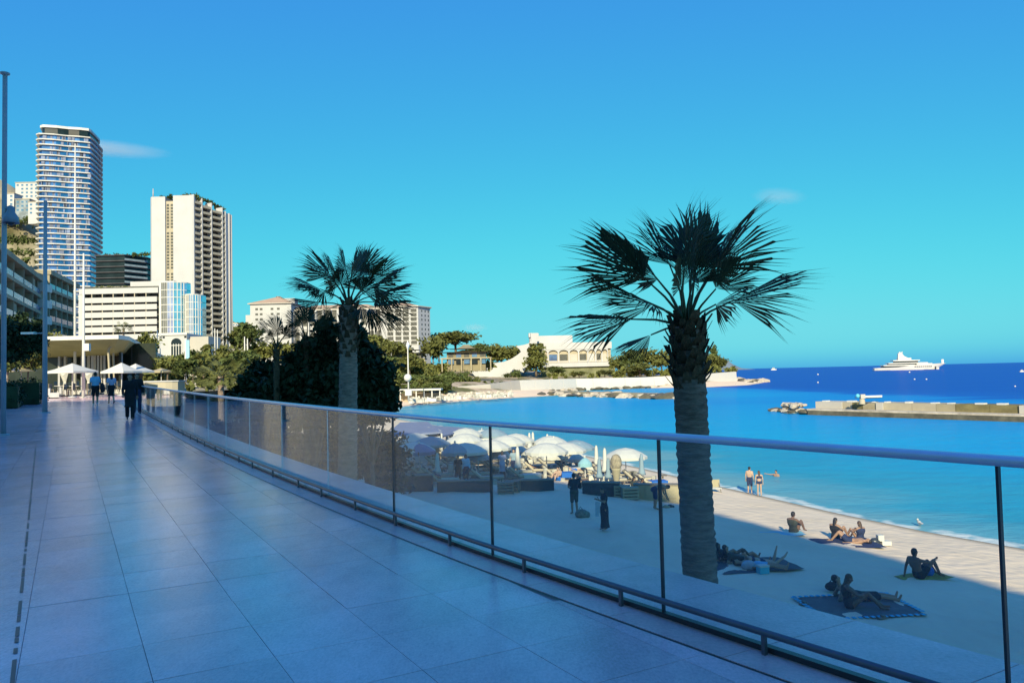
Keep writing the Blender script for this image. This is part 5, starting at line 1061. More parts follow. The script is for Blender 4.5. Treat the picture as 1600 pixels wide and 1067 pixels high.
# ------------------------------------------------------------------ beach club
E1 = Vector((.99, .12, 0)).normalized(); E2 = Vector((-.40, .917, 0)).normalized()
def on_sand(p): return Vector((p.x, p.y, sand_at(p.x, p.y)))
M_cush = mat('beige_cushion', (.44, .39, .30), .9, .06, 3, rnd=.12); M_cushd = mat('dark_cushion', (.10, .10, .11), .9, .1, 3); M_blue = mat('blue_towel', (.02, .12, .45), .9, .1, 3); M_slate = mat('slate_shade_canvas', (.17, .20, .32), .85, .08, .8); M_greyblue = mat('grey_blue_shade_canvas', (.22, .30, .36), .85, .06, 1)  # slate and grey-blue canvas carry shade in their colour
bar = at(660, 668, 60); bar = on_sand(bar); t = thing('beach_bar', 'long beach bar under sloping canvas coloured blue for shade, with a white counter front', 'pavilion', bar); O = bar
q = [at(600, 684, 56)-O, at(690, 677, 56)-O, at(735, 671, 66)-O, at(668, 660.5, 70)-O, at(625, 662, 68)-O]
MB().add([q[0], q[1], q[3], q[4]]+[p+Vector((0, 0, .12)) for p in (q[0], q[1], q[3], q[4])], [(0, 1, 2, 3), (4, 7, 6, 5), (0, 4, 5, 1), (1, 5, 6, 2), (2, 6, 7, 3), (3, 7, 4, 0)]).build('canvas_roof', M_slate, t)  # shade on the roof is put into its blue colour
MB().add([q[1]+Vector((.1, 0, -.3)), q[2], q[3]+Vector((0, 0, -.35)), q[1]+Vector((.1, 0, -.18)), q[2]+Vector((0, 0, .12)), q[3]+Vector((0, 0, -.2))], [(0, 1, 2), (3, 5, 4), (0, 3, 4, 1), (1, 4, 5, 2)]).build('canvas_wing', M_slate, t)
for p in q: MB().tube([(p.x, p.y, -.3), (p.x, p.y, p.z)], .07, 6).build('post', M_white, t)
c0, c1 = at(612, 700, 55)-O, at(668, 695, 55)-O; MB().beam((c0.x, c0.y, .7), (c1.x, c1.y, .7), .5, 1.4).build('counter', M_wall, t)
MB().beam((c0.x, c0.y+.1, 1.43), (c1.x, c1.y+.1, 1.43), .8, .06).build('counter_top', M_wood, t)
# open parasols on the beach; blue canopies put shade into the colour
pl = [('shade-blue round parasol nearest the glass, left of its lighter neighbour', 711, 692, 706, 21, 46, M_greyblue), ('pale shade-blue round parasol behind the thin glass joint', 747, 702, 713, 18, 47, M_greyblue), ('dark slate round parasol left of the domed blue one', 655, 693, 705, 25, 48, M_slate),
      ('pale cyan parasol at the left, partly behind the dark glass post', 590, 695, 706, 34, 45, M_greyblue), ('white domed parasol just right of the thin glass joint', 781, 699, 711, 17, 50, M_canvas), ('large white parasol beside the water at the back of the loungers', 753, 671, 683, 22, 78, M_canvas),
      ('broad white parasol left of the closed pair by the water', 806, 691, 705, 19, 60, M_canvas), ('broad white parasol in the middle of the seaward row', 836, 696, 710, 22, 57, M_canvas), ('low white parasol at the right of the seaward row', 862, 702, 713, 18, 55, M_canvas), ('white round parasol with closed ones behind it, near the sea', 903, 706, 717, 15, 52, M_canvas), ('small cyan parasol in front of the white round one near the sea', 914, 715, 724, 11, 46, mat('pale_cyan_canvas', (.25, .45, .50), .85, .06, 2)), ('white parasol farthest left at the back of the beach club', 690, 674, 684, 12, 84, M_canvas)]
for lab, x, y0, y1, hw, Y, m in pl:
    b = on_sand(at(x, y1, Y)); zt = at(x, y0, Y).z; zr = at(x, y1, Y).z
    yb = 533.5; t = thing('parasol', lab, 'parasol', b, 0, 'open beach parasols'); r = hw*Y/FPX; n = 16; zt -= b.z; zr -= b.z
    vs = [(0, 0, zt)]; fs = []; k = 4
    for j in range(1, k+1):
        f = j/k
        for i in range(n): a = 2*math.pi*i/n; qf = 1 if i % 2 == 0 else .965; vs.append((r*f*qf*math.cos(a), r*f*qf*math.sin(a), zr+(zt-zr)*(1-f**1.7)-(0 if i % 2 == 0 else -.03*f)))
    for i in range(n):
        fs.append((0, 1+i, 1+(i+1) % n))
        for j in range(k-1): fs.append((1+j*n+i, 1+(j+1)*n+i, 1+(j+1)*n+(i+1) % n, 1+j*n+(i+1) % n))
    o = len(vs); base = 1+(k-1)*n
    for i in range(n): v = vs[base+i]; vs.append((v[0], v[1], v[2]-.2))
    for i in range(n): fs.append((base+i, o+i, o+(i+1) % n, base+(i+1) % n))
    MB().add(vs, fs, False).build('canopy', m, t); MB().tube([(0, 0, -.2), (0, 0, zt-.02)], .035, 6).build('pole', M_white, t); MB().ell((0, 0, zt+.05), (.06, .06, .1), 6).build('finial', M_white, t)
cl = [(828, 676, 62, 'closed white parasol, left of the pair standing tallest by the water'), (833.5, 675, 61, 'closed white parasol, right of the pair standing tallest by the water'), (843, 687, 63, 'short closed white parasol between the seaward pairs'), (856, 678, 58, 'closed white parasol, left of the second seaward pair'), (866, 681, 57, 'closed white parasol, right of the second seaward pair'), (899, 692, 54, 'closed white parasol, left behind the white round parasol near the sea'), (906, 692, 53, 'closed white parasol, right behind the white round parasol near the sea'),
      (945, 700, 46, 'tall slim closed white parasol beside the cone-shaped figure'), (690, 676, 70, 'closed white parasol beside the end of the slate canvas roof'), (708, 678, 69, 'closed white parasol at the back, left of two side by side'), (715, 679, 68, 'closed white parasol at the back, right of two side by side'), (731, 682, 66, 'closed white parasol behind the domed blue parasol'), (741, 685, 64, 'closed white parasol under the large white one at the back'), (782, 681, 66, 'closed white parasol right of the thin glass joint at the back'), (936, 716, 44, 'short closed bluish parasol left of the tall slim one'), (950, 716, 44, 'short closed bluish parasol right of the tall slim one')]
for x, y0, Y, lab in cl:
    b = on_sand(at(x, 720, Y)); h = at(x, y0, Y).z-b.z; t = thing('closed_parasol', lab, 'parasol', b, 0, 'closed beach parasols')
    MB().lathe([(.05, h), (.10, h-.15), (.13, h-.8), (.20, h*.42), (.24, h*.36), (.05, h*.36)], 9).build('folded_canopy', M_canvas if x not in (936, 950) else M_greyblue, t); MB().tube([(0, 0, -.2), (0, 0, h*.5)], .035, 6).build('pole', M_white, t)
# loungers in rows
def lounger():
    t = thing('sun_lounger', 'x', 'sun lounger'); MB().box(-1.0, 1.0, -.33, .33, .24, .30).build('frame', M_wood, t)
    for x in (-.9, .85):
        for y in (-.28, .28): MB().box(x-.03, x+.03, y-.03, y+.03, -.1, .24).build('leg', M_wood, t)
    MB().box(-.35, .98, -.31, .31, .30, .40).build('mattress', M_cush, t)
    Mb = T(-.35, 0, .32) @ Matrix.Rotation(R(42), 4, 'Y'); MB().box(-.72, 0, -.31, .31, 0, .10, Mb).build('backrest', M_cush, t); MB().box(-.74, 0, -.33, .33, -.05, -.005, Mb).build('back_frame', M_wood, t)
    MB().box(-.70, -.48, -.24, .24, .105, .17, Mb).build('pillow', M_cushd, t); return t
LP = lounger(); g = random.Random(6); P0 = Vector((-4.2, 44.0, 0)); cnt = 0; LSEAT = {}; RK = {}
for j in range(14):
    i2 = 0
    for i in range(9):
        p = P0+E1*(i*2.45+(j % 2)*.3)+E2*(j*2.0)+Vector((g.uniform(-.15, .15), g.uniform(-.15, .15), 0))
        d = float(inland(np.array([p.x]), np.array([p.y]))[0])
        if d < 5 or (p.x < -7 and p.y > 53 and p.x > -14 and p.y < 71): continue
        if g.random() < .12: continue
        RK[(i, j)] = i2; i2 += 1
        lab = f'{ORD[RK[(i, j)]]} sun lounger from the left in the {ORD[j]} row behind the beach windbreak'
        o = LP if cnt == 0 else dup(LP); o.location = on_sand(p)+Vector((0, 0, .04)); o.rotation_euler = (0, 0, math.atan2(E1.y, E1.x)+g.uniform(-.08, .08)); o['label'] = lab; o['group'] = 'sun loungers on the beach'; cnt += 1; LSEAT[(i, j)] = o.location.copy()
        if g.random() < .22:
            tw = thing('beach_towel', f'{g.choice(["blue", "white"])} towel thrown over the {ORD[RK[(i, j)]]} lounger of the {ORD[j]} row', 'towel', o.location, o.rotation_euler.z, 'towels on loungers'); blue = 'blue' in tw['label']
            MB().box(-.1, .9, -.345, .345, .402, .42).box(-.1, .9, -.36, -.346, .12, .42).build('cloth', M_blue if blue else M_canvas, tw)
# closed parasols standing between the loungers, and bags, toys and towels strewn about
n_ = 0
for j in (0, 3, 7, 11):
    for i in (0, 2, 5, 6):
        if (i, j) in LSEAT and (i*3+j) % 3 != 2:
            p = LSEAT[(i, j)]+E2*1.0; p = on_sand(p); h = 1.75+.1*((i+j) % 3); t = thing('closed_parasol', f'closed {"blue-grey" if (i+j) % 4 == 1 else "white"} parasol beside the {ORD[RK[(i, j)]]} lounger of the {ORD[j]} row', 'parasol', p, 0, 'closed beach parasols')
            MB().lathe([(.05, h), (.10, h-.15), (.14, h-.8), (.21, h*.42), (.25, h*.36), (.05, h*.36)], 9).build('folded_canopy', M_greyblue if (i+j) % 4 == 1 else M_canvas, t); MB().tube([(0, 0, -.2), (0, 0, h*.5)], .035, 6).build('pole', M_white, t)
for (i, j) in ((1, 1), (3, 1), (5, 1), (0, 2), (2, 2), (4, 2), (6, 2), (1, 4), (3, 4), (5, 4), (2, 5), (4, 6), (3, 8), (5, 6), (2, 9), (4, 9), (1, 6)):
    if (i, j) not in LSEAT: continue
    p = on_sand(LSEAT[(i, j)]+E2*.95-E1*.2); zr, r = 1.62, 1.35; zt = 2.15; n = 14; shade_tone = (i+j) % 4  # some canopies take the grey-blue shade colour
    t = thing('parasol', f'open {"shade-blue" if shade_tone == 1 else "white"} parasol shading the {ORD[RK[(i, j)]]} lounger of the {ORD[j]} row', 'parasol', p, i*.4, 'open beach parasols')
    vs = [(0, 0, zt)]+[(r*q*math.cos(2*math.pi*k/n), r*q*math.sin(2*math.pi*k/n), zr+(zt-zr)*(1-q**1.8)) for q in (.4, .75, 1) for k in range(n)]+[(r*math.cos(2*math.pi*k/n), r*math.sin(2*math.pi*k/n), zr-.16) for k in range(n)]
    MB().add(vs, [(0, 1+k, 1+(k+1) % n) for k in range(n)]+[(1+q*n+k, 1+(q+1)*n+k, 1+(q+1)*n+(k+1) % n, 1+q*n+(k+1) % n) for q in range(3) for k in range(n)]).build('canopy', M_greyblue if shade_tone == 1 else M_canvas, t); MB().tube([(0, 0, -.2), (0, 0, zt-.02)], .03, 6).build('pole', M_white, t)
mb = MB()
for k in LSEAT:
    for q in range(5):
        p = on_sand(LSEAT[k]+E1*g.uniform(-1.2, 1.2)+E2*g.choice((-.75, .8, .95))); s = g.uniform(.08, .26); mb.box(-s, s, -s*.8, s*.8, 0, g.uniform(.1, .75) if q else .2, T(*p) @ RZ(g.uniform(0, 3)))
stuff(mb.build('beach_clutter', mat('mixed_beach_clutter', (.02, .025, .03), .9, .3, .9, c2=(.62, .58, .5)), None))
# low side tables
for n_, (i, j) in enumerate([(1, 0), (3, 1), (5, 0), (2, 3), (6, 2), (4, 4)]):
    p = on_sand(P0+E1*(i*2.45+1.2)+E2*(j*2.0+.9)); t = thing('side_table', f'low wooden side table beside the {ORD[j]} lounger row, {ORD[i]} gap from the left', 'table', p, 0, 'beach side tables'); MB().lathe([(0, .42), (.28, .42), (.28, .38), (.05, .36), (.05, 0), (.2, 0)], 12).build('table', M_wood, t)
# windbreak boxes and low fences at the front of the club
wb = [(683, 759, 770, 766, 41.5, 'dark low planter box at the left of the beach windbreak', M_wover), (812, 753, 866, 768, 41.2, 'long dark woven windbreak box in the middle of the front row', M_wover), (910, 754, 966, 769, 40.6, 'dark woven windbreak box behind the two standing people', M_wover), (570, 744, 676, 768, 42, 'long dark windbreak at the left, behind the dark glass post', M_wover), (990, 756, 1066, 766, 40, 'sunlit beige windbreak box left of the big palm', M_beige)]  # beige box is the sunlit colour, dark boxes the shaded one
for x0, y0, x1, y1, Y, lab, m in wb:
    A, B = at(x0, y1, Y), at(x1, y1, Y-.6*(x0 > 900)); A = on_sand(A); B = on_sand(B); hh = max(.6, at(x0, y0, Y).z-A.z); d = B-A; L = Vector((d.x, d.y)).length; t = thing('windbreak', lab, 'windbreak', A, math.atan2(d.y, d.x), 'beach windbreak boxes')
    MB().box(0, L, 0, .5, -.2, hh-.06).build('box', m, t); MB().box(-.03, L+.03, -.03, .53, hh-.058, hh).build('rim', M_wood, t); k = int(L/.55)
    sl = MB().box(-.22, .22, -.025, -.001, .05, hh-.1).build('slat', m, t); sl.location = (.28, 0, 0)
    for i in range(1, k): put(sl, 'slat', t, T(.28+i*.55, 0, 0))
for i, (x, y, Y, lab) in enumerate([(790, 764, 40.5, 'wooden pallet crate left of the long woven box'), (800, 756, 41, 'second wooden crate stacked behind the pallet crate'), (972, 762, 40.2, 'stacked wooden crates right of the dark woven box'), (984, 764, 39.6, 'low pale wooden step beside the sunlit windbreak')]):
    p = on_sand(at(x, y, Y)); t = thing('crate', lab, 'crate', p, g.uniform(-.2, .2), 'wooden crates')
    for k in range(4): MB().box(-.42, .42, -.3, .3, .02+k*.16, .13+k*.16).build('slat', M_wood if i < 2 else M_beige, t)
    for sx in (-.38, .38): MB().box(sx-.04, sx+.04, -.28, .28, 0, .62).build('batten', M_wood if i < 2 else M_beige, t)
c = on_sand(at(963, 742, 43.5)); t = thing('cone_figure', 'tall mottled beige ice-cream cone figure standing among the loungers', 'sculpture', c); k = 43.5/FPX; h = at(963, 709, 43.5).z-c.z
MB().lathe([(.07, 0), (.26, h*.55), (.31, h*.6), (.27, h*.61)], 14).build('cone', M_beige, t); MB().ell((0, 0, h*.76), (.33, .33, h*.24), 14, None, 9).ell((-.2, 0, h*.66), (.16, .16, .14), 8).ell((.2, 0, h*.70), (.15, .15, .13), 8).build('scoop', mat('mottled_scoop', (.30, .25, .17), .8, .5, 5), t); MB().lathe([(.25, 0), (.25, .05), (.1, .08)], 12).build('foot', M_wood, t)
# ------------------------------------------------------------------ people
SK = [mat('tanned_skin', (.34, .20, .13), .6, .06, 4, spec=.3), mat('dark_skin', (.16, .09, .06), .55, .06, 4, spec=.3), mat('fair_skin', (.45, .30, .22), .6, .05, 4, spec=.3)]
M_hair = mat('dark_hair', (.016, .012, .010), .6, .3, 20); M_hairb = mat('brown_hair', (.07, .04, .022), .6, .3, 20); M_black = mat('black_cloth', (.012, .012, .014), .85, .2, 8); M_navy = mat('navy_cloth', (.02, .03, .08), .85, .15, 8); M_ltblue = mat('light_blue_cloth', (.20, .42, .60), .85, .08, 8); M_lilac = mat('pale_lilac_cloth', (.38, .38, .52), .85, .08, 8); M_grn = mat('dark_olive_cloth', (.045, .05, .035), .85, .15, 8); M_tealc = mat('teal_cloth', (.02, .20, .30), .85, .1, 6); M_yel = mat('ochre_towel', (.36, .28, .05), .9, .1, 5); M_swblue = mat('bright_blue_cloth', (.01, .14, .55), .8, .08, 5)
def V3(*a): return Vector(a)
STAND = dict(pel=V3(0, 0, .95), chest=V3(0, -.01, 1.26), neck=V3(0, 0, 1.46), head=V3(0, .03, 1.615), shL=V3(-.18, 0, 1.42), shR=V3(.18, 0, 1.42), elL=V3(-.24, -.02, 1.14), elR=V3(.24, -.02, 1.14), wrL=V3(-.25, .06, .89), wrR=V3(.25, .06, .89),
             hpL=V3(-.09, 0, .92), hpR=V3(.09, 0, .92), knL=V3(-.10, .02, .49), knR=V3(.10, .02, .49), anL=V3(-.11, -.02, .08), anR=V3(.11, -.02, .08), toL=V3(-.13, .15, .03), toR=V3(.13, .15, .03), f=V3(0, 1, 0))
def pose(base=STAND, **k): d = dict(base); d.update({a: V3(*b) for a, b in k.items()}); return d
WALK = pose(knL=(-.09, .16, .50), anL=(-.09, .20, .09), toL=(-.10, .36, .05), knR=(.09, -.02, .48), anR=(.09, -.28, .14), toR=(.09, -.16, .04), elL=(-.24, -.12, 1.15), wrL=(-.24, -.08, .91), elR=(.24, .06, 1.14), wrR=(.23, .22, .95))
SIT = pose(pel=(0, 0, .11), chest=(0, -.06, .42), neck=(0, -.03, .60), head=(0, .02, .755), shL=(-.18, -.05, .565), shR=(.18, -.05, .565), elL=(-.26, .16, .40), elR=(.26, .16, .40), wrL=(-.12, .38, .42), wrR=(.12, .38, .42), hpL=(-.09, .04, .11), hpR=(.09, .04, .11), knL=(-.13, .42, .47), knR=(.13, .42, .47), anL=(-.12, .72, .08), anR=(.12, .72, .08), toL=(-.13, .88, .03), toR=(.13, .88, .03))
LEAN = pose(SIT, pel=(0, 0, .11), chest=(0, -.12, .41), neck=(0, -.14, .60), head=(0, -.12, .76), shL=(-.19, -.16, .57), shR=(.19, -.12, .57), elL=(-.27, -.20, .32), wrL=(-.28, -.26, .07), elR=(.27, .14, .50), wrR=(.20, .38, .56), knL=(-.14, .44, .44), knR=(.10, .44, .50), anR=(.10, .66, .08), toR=(.1, .82, .03))
LIE = pose(pel=(0, 0, .11), chest=(0, -.36, .13), neck=(0, -.56, .14), head=(0, -.72, .15), shL=(-.18, -.50, .13), shR=(.18, -.50, .13), elL=(-.27, -.24, .09), elR=(.27, -.24, .09), wrL=(-.28, .02, .07), wrR=(.28, .02, .07), hpL=(-.09, .03, .11), hpR=(.09, .03, .11), knL=(-.11, .46, .14), knR=(.11, .46, .14), anL=(-.12, .88, .08), anR=(.12, .88, .08), toL=(-.15, .93, .20), toR=(.15, .93, .20), f=V3(0, .2, 1))
PRONE = pose(LIE, chest=(0, -.34, .20), neck=(0, -.50, .33), head=(0, -.60, .45), shL=(-.17, -.46, .27), shR=(.17, -.46, .27), elL=(-.20, -.52, .05), elR=(.20, -.52, .05), wrL=(-.10, -.76, .06), wrR=(.10, -.76, .06), knL=(-.1, .46, .07), knR=(.1, .46, .07), anL=(-.09, .56, .46), anR=(.09, .80, .30), toL=(-.09, .60, .60), toR=(.09, .88, .42)); PRONE['f'] = V3(0, -1, 0)
BEND = pose(pel=(0, -.05, .93), chest=(0, .26, 1.10), neck=(0, .46, 1.08), head=(0, .60, 1.03), shL=(-.18, .42, 1.05), shR=(.18, .42, 1.05), elL=(-.20, .46, .78), elR=(.20, .46, .78), wrL=(-.15, .56, .55), wrR=(.15, .56, .55), f=V3(0, .6, -.8))
PHONE = pose(elL=(-.22, .06, 1.16), wrL=(-.08, .28, 1.26), elR=(.22, .04, 1.14), wrR=(.06, .28, 1.24), head=(0, .06, 1.60)); PHONE['f'] = V3(0, .9, -.4)
ARMUP = pose(elR=(.34, .08, 1.52), wrR=(.16, .16, 1.66), elL=(-.25, .02, 1.16), wrL=(-.10, .22, 1.08))
def cap_(mb, a, ra, b, rb, n=10):
    d = (b-a); L = d.length
    if L < 1e-4: mb.ell(a, (ra,)*3, n); return
    mb.tube([a, a.lerp(b, .5), b], [ra, (ra+rb)/2, rb], n); mb.ell(a, (ra,)*3, n, None, 6); mb.ell(b, (rb,)*3, n, None, 6)
def torso(mb, J, t0, t1, grow=0.0, fem=0.0):
    hs = (J['hpR']-J['hpL']).normalized(); ss_ = (J['shR']-J['shL']).normalized(); pr_ = [(0, .085, .108), (.22, .07-.01*fem, .098), (.42, .062-.012*fem, .090), (.62, .085, .105), (.82, .11, .105), (1.0, .12, .075)]
    for i in range(11):
        t = t0+(t1-t0)*i/10; c = J['pel'].lerp(J['chest'], t/.62) if t < .62 else J['chest'].lerp((J['shL']+J['shR'])/2, (t-.62)/.38)
        hw = np.interp(t, [p[0] for p in pr_], [p[1] for p in pr_]); r = np.interp(t, [p[0] for p in pr_], [p[2] for p in pr_]); s = hs.lerp(ss_, t).normalized(); cap_(mb, c-s*hw, r+grow, c+s*hw, r+grow, 8)
def fin(mb, vox, smooth=3):
    me = bpy.data.meshes.new('tmp'); me.from_pydata(mb.v, [], mb.f); o = bpy.data.objects.new('tmp', me); COL.objects.link(o)
    r_ = o.modifiers.new('r', 'REMESH'); r_.mode = 'VOXEL'; r_.voxel_size = vox; r_.use_smooth_shade = True; s = o.modifiers.new('s', 'SMOOTH'); s.iterations = smooth; s.factor = .5
    dg = bpy.context.evaluated_depsgraph_get(); out = bpy.data.meshes.new_from_object(o.evaluated_get(dg)); bpy.data.objects.remove(o); bpy.data.meshes.remove(me); return out
def joinmesh(me, mb):
    n = len(me.vertices); v = np.empty(n*3, np.float32); me.vertices.foreach_get('co', v); vs = v.reshape(-1, 3).tolist()+mb.v; fs = [tuple(p.vertices) for p in me.polygons]+[tuple(i+n for i in f) for f in mb.f]
    o = bpy.data.meshes.new('body'); o.from_pydata(vs, [], fs); o.polygons.foreach_set('use_smooth', [True]*len(fs)); bpy.data.meshes.remove(me); return o
def person(label, loc, yaw, J, skin, wear, hair=M_hair, long=False, h=1.72, group=None, vox=.017, bald=False, fem=0.0):
    t = thing('person', label, 'person', loc, yaw, group); t.scale = (h/1.74,)*3; mb = MB(); torso(mb, J, 0, 1, 0, fem); f = J['f'].normalized(); hd = J['head']; up = (hd-J['neck']).normalized(); sd = f.cross(up).normalized(); f2 = up.cross(sd)
    HM = Matrix((sd, f2, up)).transposed(); cap_(mb, J['neck']-up*.06, .062, hd-up*.03, .055)
    mb.ell(hd+up*.015, (.075, .092, .105), 12, HM, 8); mb.ell(hd-up*.055+f2*.028, (.055, .058, .058), 10, HM); mb.ell(hd+f2*.098-up*.012, (.016, .024, .024), 6, HM)
    for s in (-1, 1): mb.ell(hd+sd*.078*s-f2*.005, (.014, .026, .036), 6, HM); 
    ex = MB()
    for s, q in (('L', -1), ('R', 1)):
        sh, el, wr = J['sh'+s], J['el'+s], J['wr'+s]; cap_(mb, sh, .056, sh.lerp(el, .5), .049); cap_(mb, sh.lerp(el, .5), .049, el, .040); cap_(mb, el, .041, wr, .028)
        d = (wr-el).normalized(); side = d.cross(f if abs(d.dot(f)) < .9 else V3(1, 0, 0)).normalized(); nn = side.cross(d); pc = wr+d*.055; PM = Matrix((side, d, nn)).transposed(); mb.ell(pc, (.038, .055, .020), 8, PM)
        for k, (o_, L) in enumerate(((-.028, .062), (-.009, .075), (.010, .070), (.028, .055))):
            a = pc+side*o_+d*.035; b = a+d*L*.55+nn*.006; ex.tube([a, b, b+d*L*.40+nn*.018], [.0095, .009, .007], 5)
        a = wr+d*.03+side*.026*q; ex.tube([a, a+side*.030*q+d*.028, a+side*.034*q+d*.058+nn*.008], [.012, .011, .008], 5)
        hp, kn, an, to = J['hp'+s], J['kn'+s], J['an'+s], J['to'+s]; cap_(mb, hp, .092, hp.lerp(kn, .5), .074); cap_(mb, hp.lerp(kn, .5), .074, kn, .054); cap_(mb, kn, .055, kn.lerp(an, .35), .056); cap_(mb, kn.lerp(an, .35), .056, an, .036); cap_(mb, an-(to-an)*.18, .036, to, .028); 
    body = joinmesh(fin(mb, vox), ex); body.materials.append(skin); link('body', body, t)
    em = MB()
    for s in (-1, 1): em.ell(hd+f2*.089+sd*.031*s+up*.012, (.011, .006, .007), 6, HM, 4)
    em.build('eyes', M_dark, t)
    hm = MB()
    if not bald:
        hm.ell(hd+up*.038-f2*.018, (.084, .096, .098), 12, HM, 8)
        if long: hm.ell(hd-up*.05-f2*.060, (.085, .045, .14), 10, HM); hm.ell(hd-up*.16-f2*.065, (.075, .035, .10), 10, HM)
        else: hm.ell(hd-up*.02-f2*.045, (.072, .052, .07), 10, HM)
        cut = hm; link('hair', fin(cut, .016), t).data.materials.append(hair)
    for w, m in wear:
        c = MB()
        if w in ('shirt', 'tshirt', 'dress', 'top', 'swimsuit'): torso(c, J, {'shirt': -.0, 'tshirt': 0, 'dress': 0, 'top': .25, 'swimsuit': -.02}[w], 1.0 if w != 'swimsuit' else .8, .014, fem)
        if w in ('shirt', 'tshirt', 'dress', 'top'):
            for s in 'LR':
                sh, el, wr = J['sh'+s], J['el'+s], J['wr'+s]; cap_(c, sh, .070, sh.lerp(el, .62), .060)
                if w == 'shirt': cap_(c, sh.lerp(el, .5), .062, el, .054); cap_(c, el, .054, el.lerp(wr, .88), .043)
        if w in ('shorts', 'trousers', 'trunks', 'leggings'):
            torso(c, J, -.03, .16, .014, fem); f_ = {'shorts': .86, 'trunks': .45, 'trousers': 1, 'leggings': 1}[w]
            for s in 'LR':
                hp, kn, an = J['hp'+s], J['kn'+s], J['an'+s]; cap_(c, hp, .106, hp.lerp(kn, f_), .108-.030*f_ if w != 'leggings' else .066)
                if w in ('trousers', 'leggings'): cap_(c, kn, .078 if w == 'trousers' else .062, an, .070 if w == 'trousers' else .046)
        if w == 'skirt' or w == 'longskirt':
            torso(c, J, -.02, .2, .02, fem); e = (J['anL']+J['anR'])/2; k2 = (J['knL']+J['knR'])/2; en = k2 if w == 'skirt' else k2.lerp(e, .93); ps = [J['pel'].lerp(en, q) for q in (0, .25, .5, .75, 1)]
            for q in ps:
                pass
            c.tube(ps, [.17, .175, .165, .165, .20], 14); 
        if w == 'bikini': torso(c, J, -.04, .08, .012, fem); torso(c, J, .66, .76, .012, fem)
        if w == 'shoes':
            for s in 'LR': an, to = J['an'+s], J['to'+s]; cap_(c, an-(to-an)*.22-V3(0, 0, .02), .046, to, .036)
        link({'tshirt': 'shirt', 'trunks': 'swim_trunks', 'longskirt': 'skirt', 'top': 'top'}.get(w, w), fin(c, vox+.002, 4), t).data.materials.append(m)
    return t
def towel(label, loc, yaw, w, l, m, rim=None):
    t = thing('beach_towel', label, 'towel', loc, yaw, 'towels on the sand'); n = 8; xs = np.linspace(-w/2, w/2, n); ys = np.linspace(-l/2, l/2, n*2); Vv, F = grid(xs, ys, lambda X, Y: .03+.012*np.sin(X*9+Y*4)+.01*np.cos(Y*7)); quick('cloth', Vv, F, m, t, True)
    if rim:
        mb = MB(); k = int(l/.16)
        for i in range(k):
            for s in (-1, 1): mb.box(s*w/2-.06, s*w/2+.06, -l/2+i*l/k, -l/2+(i+.55)*l/k, .045, .058)
        for i in range(int(w/.16)):
            for s in (-1, 1): mb.box(-w/2+i*.16, -w/2+i*.16+.09, s*l/2-.06, s*l/2+.06, .045, .058)
        mb.build('checked_border', rim, t)
    return t
def P_(x, y, dz=0): p = gs(x, y); p.z += dz; return p
def yaw_cam(p, a=0): return math.atan2(p.y, p.x)-math.pi/2+R(a)     # 0 = facing away from the viewer
# promenade walkers
p = gp(203, 656); person('person in black trousers and long black coat walking nearest on the promenade', p, yaw_cam(p, 180), WALK, SK[0], [('shirt', M_black), ('trousers', M_black), ('skirt', M_black), ('shoes', M_dark)], h=1.66)
p = gp(214, 646); person('person in dark clothes just behind and right of the one in the black coat', p, yaw_cam(p, 180), STAND, SK[0], [('shirt', M_black), ('trousers', M_navy), ('shoes', M_dark)], h=1.68)
p = gp(149, 634); person('man in a light blue shirt and dark shorts walking away with a bag', p, yaw_cam(p, 0), WALK, SK[0], [('tshirt', M_ltblue), ('shorts', M_black), ('shoes', M_white)], h=1.82)
q = p+Vector((.42, -.05, .85)); t = thing('shoulder_bag', 'black shoulder bag hanging at the side of the man in the blue shirt', 'bag', q); MB().ell((0, 0, .1), (.10, .20, .26), 10).build('bag', M_black, t); MB().tube([(0, -.1, .3), (-.16, 0, .72), (0, .1, .3)], .012, 5).build('strap', M_black, t)
p = gp(174, 631); person('woman with long hair in a pale lilac top and dark skirt walking', p, yaw_cam(p, 10), WALK, SK[2], [('tshirt', M_lilac), ('skirt', M_black), ('shoes', M_dark)], M_hair, True, 1.72, fem=1)
# beach: standing
p = P_(898, 803); person('man in a black t-shirt and long olive shorts with one arm raised to his head', p, yaw_cam(p, 20), ARMUP, SK[0], [('tshirt', M_black), ('shorts', M_grn)], h=1.80)
q = P_(909, 808); t = thing('beach_bag', 'crumpled grey bag on the sand at the feet of the man with a raised arm', 'bag', q); MB().ell((0, 0, .14), (.30, .2, .22), 10).ell((.22, .05, .1), (.16, .15, .16), 8).build('bag', mat('mottled_bag', (.20, .19, .15), .9, .5, 9), t); MB().tube([(-.2, 0, .2), (-.05, 0, .46), (.12, 0, .25)], .018, 5).build('handle', M_wood, t)
p = P_(945, 828); person('woman in a long black dress standing on the sand, looking at a phone', p, yaw_cam(p, 110), PHONE, SK[0], [('dress', M_black), ('longskirt', M_black)], M_hair, True, 1.70, fem=1)
q = p+Vector((-.30, -.12, .62)); t = thing('hand_towel', 'pale towel hanging from the arm of the woman in the black dress', 'towel', q); MB().box(-.06, .06, -.03, .03, -.05, .52).box(.05, .12, -.02, .02, .08, .5).build('cloth', mat('pale_blue_cloth', (.34, .44, .52), .9, .1, 6), t)
q = p+Vector((-.24, -.03, 1.27)); t = thing('phone', 'small dark phone in the hands of the woman in black', 'phone', q, yaw_cam(p, 110)); MB().box(-.035, .035, -.006, .006, -.07, .07, Matrix.Rotation(-.6, 4, 'X')).build('phone', M_dark, t)
p = P_(1024, 796); person('shirtless man bending over at the edge of the shade beside a glass joint', p, yaw_cam(p, -75), BEND, SK[0], [('shorts', M_navy)], h=1.75)
